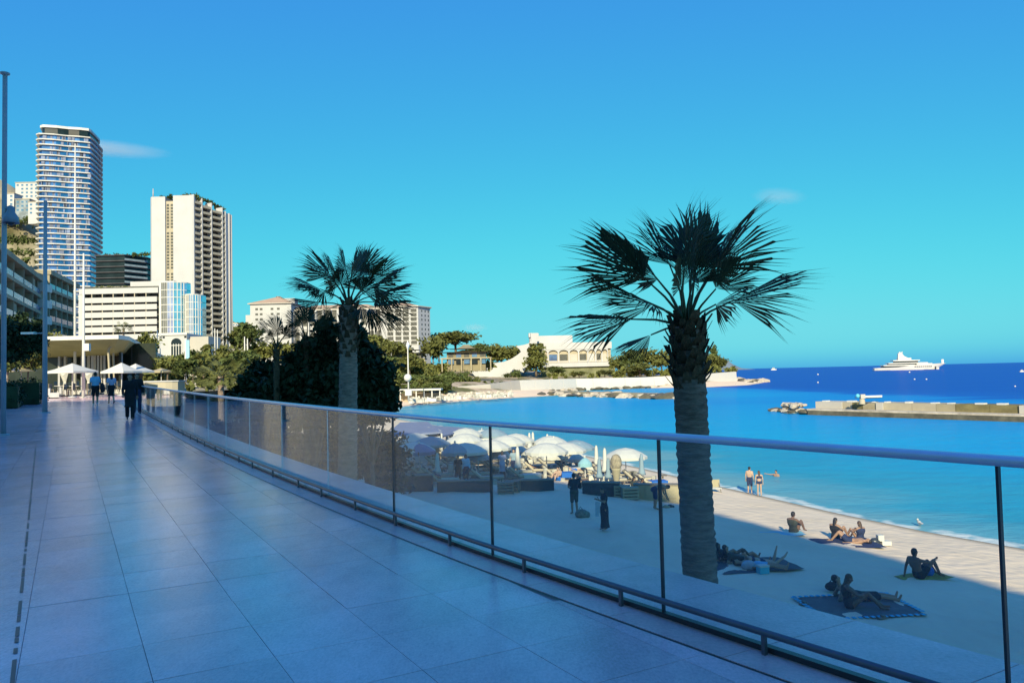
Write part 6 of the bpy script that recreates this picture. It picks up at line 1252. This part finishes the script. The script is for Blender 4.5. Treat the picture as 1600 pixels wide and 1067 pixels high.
for x, y, lab, m in ((1047, 793, 'pair of dark shoes on the sand right of the bending man', M_dark), (1040, 794, 'small pale bundle on the sand right of the bending man', M_beige)):
    q = P_(x, y); t = thing('bundle', lab, 'bag', q, 0, 'things left on the sand'); MB().ell((0, 0, .07), (.15, .1, .1), 8).ell((.14, .04, .05), (.09, .08, .07), 8).build('bundle', m, t)
p = P_(1172, 771); person('taller of the couple at the water edge, man in blue trunks', p, yaw_cam(p, -15), STAND, SK[2], [('shorts', M_navy)], h=1.62)
p = P_(1187, 775); person('shorter of the couple at the water edge, woman in a dark bikini', p, yaw_cam(p, 10), STAND, SK[2], [('bikini', M_navy)], M_hairb, True, 1.50, fem=1)
p = gz(1213, 744, -6.0); p.z = -6-1.28; person('swimmer up to the shoulders in the turquoise water near the couple', p, yaw_cam(p, 150), pose(elR=(.42, .1, 1.40), wrR=(.64, .2, 1.44)), SK[0], [], h=1.72)
# beach: sitting and lying
p = P_(1240, 834); person('dark seated woman on a pale towel at the edge of the shade, seen from behind', p, yaw_cam(p, -25), SIT, SK[1], [('swimsuit', M_grn)], M_hair, False, 1.78, fem=1)
towel('pale blue towel beside the dark seated woman at the edge of the shade', P_(1222, 834), yaw_cam(p, -70), .8, 1.7, mat('cyan_towel', (.22, .50, .62), .9, .1, 5))
p = P_(1306, 842); person('person sitting upright left of the lying pair at the shade edge', p, yaw_cam(p, -30), SIT, SK[0], [('swimsuit', M_black)], M_hair, True, 1.66, fem=1)
p = P_(1326, 848); person('person lying on a towel at the shade edge, knees up', p, yaw_cam(p, 80), pose(LIE, knL=(-.12, .34, .42), knR=(.12, .34, .40), anL=(-.12, .62, .08), anR=(.12, .62, .08), toL=(-.12, .78, .04), toR=(.12, .78, .04)), SK[0], [('trunks', M_navy)], h=1.70)
p = P_(1344, 845); person('person with brown hair sitting right of the lying pair at the shade edge', p, yaw_cam(p, 40), SIT, SK[0], [('swimsuit', M_navy)], M_hairb, True, 1.55, fem=1)
towel('dark blue towel under the group at the shade edge', P_(1322, 849), yaw_cam(p, -65), 1.7, 2.3, M_navy)
q = P_(1372, 851); t = thing('beach_bag', 'dark bag and white parcel on the sunlit sand right of the group', 'bag', q); MB().ell((-.12, 0, .12), (.22, .16, .16), 8).build('bag', M_dark, t); MB().box(.1, .45, -.15, .15, 0, .16).box(-.02, .2, -.1, .12, .16, .38).build('parcel', M_canvas, t)
p = P_(1436, 903); person('lean man sitting back on one arm on an ochre towel, in dark trunks', p, yaw_cam(p, -48), LEAN, SK[1], [('trunks', M_black)], h=1.80)
towel('ochre towel under the lean man sitting back on one arm', P_(1442, 902), yaw_cam(p, -48), .8, 1.6, M_yel)
q = P_(1446, 901); q.x += .1; t = thing('beach_ball', 'bright blue ball beside the lean man on the ochre towel', 'ball', q); MB().ell((0, 0, .17), (.16, .16, .17), 14, None, 9).build('ball', M_swblue, t)
p = P_(1340, 948); tw = towel('large grey-brown towel with a checked turquoise border under the couple', p, yaw_cam(p, -62), 1.9, 2.6, mat('grey_brown_towel', (.13, .12, .12), .9, .15, 4), mat('turquoise_check', (.05, .42, .62), .9, .1, 5))
p = P_(1327, 950); person('woman in a black swimsuit sitting on the large checked towel', p, yaw_cam(p, -78), pose(SIT, knL=(-.10, .46, .36), knR=(.12, .44, .42), anL=(-.10, .84, .06), anR=(.12, .76, .07), toL=(-.1, 1.0, .06), toR=(.12, .92, .05), wrL=(-.02, .32, .30), wrR=(.10, .36, .36)), SK[1], [('swimsuit', M_black)], M_hairb, True, 1.74, vox=.014, fem=1)
p = P_(1345, 938); person('man in black shorts lying on the checked towel behind the seated woman', p, yaw_cam(p, -75), pose(LIE, chest=(0, -.34, .22), neck=(0, -.50, .38), head=(0, -.58, .53), shL=(-.18, -.46, .31), shR=(.18, -.46, .31), elL=(-.24, -.58, .08), elR=(.24, -.58, .08), wrL=(-.22, -.36, .06), wrR=(.22, -.36, .06)), SK[0], [('shorts', M_black)], h=1.82, vox=.014)
q = P_(1302, 922); t = thing('beach_bag', 'black bag on the left corner of the large checked towel', 'bag', q); MB().ell((0, 0, .11), (.24, .15, .13), 10).build('bag', M_black, t); MB().tube([(-.12, 0, .2), (0, 0, .34), (.12, 0, .2)], .015, 5).build('handle', M_black, t)
for x, y, lab in ((1256, 945, 'left sandal beside the large checked towel'), (1379, 967, 'pair of dark sandals below the large checked towel')):
    q = P_(x, y); t = thing('sandal', lab, 'shoes', q, .4, 'sandals on the sand'); MB().box(-.13, .13, -.05, .05, .01, .05).box(-.02, .06, -.055, .055, .05, .10).build('sole', M_wood, t)
p0 = P_(1175, 884); towel('dark blanket spread under the sunbathers beside the big palm trunk', p0, yaw_cam(p0, -62), 1.6, 2.7, mat('dark_blanket', (.07, .075, .085), .9, .2, 4)); towel('second dark blanket nearer the big palm trunk', P_(1143, 876), yaw_cam(p0, -62), 1.2, 1.6, _mats['dark_blanket'])
RECL = pose(LIE, chest=(0, -.34, .20), neck=(0, -.50, .36), head=(0, -.57, .51), shL=(-.18, -.46, .30), shR=(.18, -.46, .30), elL=(-.24, -.58, .08), elR=(.24, -.58, .08), wrL=(-.22, -.36, .06), wrR=(.22, -.36, .06), knL=(-.12, .40, .30), anL=(-.12, .70, .07), toL=(-.12, .84, .05)); RECL['f'] = V3(0, .9, .3)
for x, y, a, J, sk, wr, hr, lab in ((1131, 876, -70, RECL, 0, [('top', M_grn)], M_hair, 'small person half hidden by the big palm trunk'), (1146, 875, -66, RECL, 1, [('tshirt', M_black)], M_hair, 'person with black hair reclining left in the group beside the big palm'), (1160, 880, -72, RECL, 0, [('tshirt', M_grn)], M_hair, 'person in an olive shirt reclining second in the group beside the big palm'),
      (1190, 884, -68, PRONE, 2, [('bikini', M_navy)], M_hairb, 'sunbather lying on the stomach with raised feet on the dark blanket'), (1186, 889, -95, LIE, 0, [('trunks', M_ltblue)], M_hair, 'sunbather lying in front on the dark blanket')):
    p = P_(x, y); person(lab, p+V3(0, 0, .03), yaw_cam(p, a), J, SK[sk], wr, hr, True, 1.62, group='group beside the palm')
q = P_(1170, 890); t = thing('beach_bag', 'pale grey bag at the front edge of the dark blanket', 'bag', q); MB().ell((0, 0, .13), (.24, .16, .17), 10).build('bag', mat('pale_bag', (.36, .40, .46), .85, .2, 6), t)
q = P_(1192, 895); t = thing('cool_box', 'small turquoise cool box at the front of the dark blanket', 'box', q, .3); MB().box(-.16, .16, -.11, .11, 0, .20).build('body', mat('turquoise_plastic', (.06, .42, .55), .5), t); MB().box(-.17, .17, -.12, .12, .20, .25).build('lid', M_canvas, t)
# people at the beach club
for n_, (x, y, Y, a, J, wr, lab) in enumerate([(990, 738, 43, -60, SIT, [('top', M_grn)], 'bather sitting at the seaward end, left of the lone head'), (1003, 742, 42.5, -80, SIT, [('swimsuit', M_black)], 'bather with dark hair sitting on the sand at the seaward end of the club'), (803, 728, 47, 170, STAND, [('tshirt', M_greyblue), ('shorts', M_navy)], 'person in a blue-grey shirt standing among the loungers'), (716, 745, 44, 160, STAND, [('tshirt', M_black), ('trousers', M_black)], 'waiter in black standing under the domed blue parasol'),
      (728, 742, 44.5, -160, STAND, [('shirt', M_ltblue), ('shorts', M_navy)], 'person in a pale blue shirt beside the waiter in black'), (872, 735, 46, 150, SIT, [('trunks', M_swblue)], 'bather in bright blue sitting in the middle of the loungers'), (905, 748, 43, -70, SIT, [('swimsuit', M_black)], 'bather sitting behind the gap in the dark woven boxes'), (785, 733, 46, 180, STAND, [('dress', M_lilac), ('skirt', M_lilac)], 'woman in pale lilac standing right of the thin glass joint')]):
    p = on_sand(at(x, y, Y)); person(lab, p, yaw_cam(p, a), J, SK[n_ % 3], wr, M_hair, n_ % 2 == 0, 1.7, group='people at the beach club', vox=.022)
keys = sorted(LSEAT)[::7][:9]
for n_, k in enumerate(keys):
    p = LSEAT[k]; J = pose(LIE, chest=(0, -.30, .24), neck=(0, -.46, .42), head=(0, -.55, .56), shL=(-.18, -.42, .36), shR=(.18, -.42, .36), elL=(-.26, -.2, .2), elR=(.26, -.2, .2), wrL=(-.2, .04, .14), wrR=(.2, .04, .14)); J['f'] = V3(0, .8, .5)
    person(f'sunbather reclining on the {ORD[RK[k]]} lounger of the {ORD[k[1]]} row behind the windbreak', p+V3(0, 0, .33)-E1*.2, math.atan2(E1.y, E1.x)-math.pi/2, J, SK[n_ % 3], [('trunks' if n_ % 2 else 'swimsuit', (M_navy, M_black, M_swblue)[n_ % 3])], M_hair, n_ % 2 == 0, 1.68, group='sunbathers on loungers', vox=.024)
# small things near the waterline
for x, y, lab, s in ((1117, 768, 'small pale child-size seat near the waterline by the palm trunk', .35), (1437, 824, 'white gull standing at the waterline far right', .16)):
    q = P_(x, y)
    if 'gull' in lab:
        t = thing('gull', lab, 'bird', q); MB().ell((0, 0, .24), (.08, .19, .085), 10, Matrix.Rotation(.25, 3, 'X')).ell((0, .16, .36), (.048, .06, .05), 8).build('body', M_canvas, t); MB().tube([(0, .21, .36), (0, .27, .345)], [.016, .004], 5).build('beak', M_yel, t); MB().tube([(-.03, 0, 0), (-.03, 0, .18)], .008, 4).tube([(.03, 0, 0), (.03, 0, .18)], .008, 4).build('legs', M_yel, t); MB().ell((0, -.12, .24), (.085, .18, .04), 8).build('wings', M_polegrey, t)
    else:
        t = thing('folding_seat', lab, 'chair', q); MB().box(-s, s, -.25, .25, .2, .25).build('seat', M_canvas, t); MB().box(-s, s, .2, .26, .25, .7).build('backrest', M_beige, t)
        for a in (-s+.04, s-.04): MB().beam((a, -.25, 0), (a, .22, .5), .04).build('leg', M_wood, t)
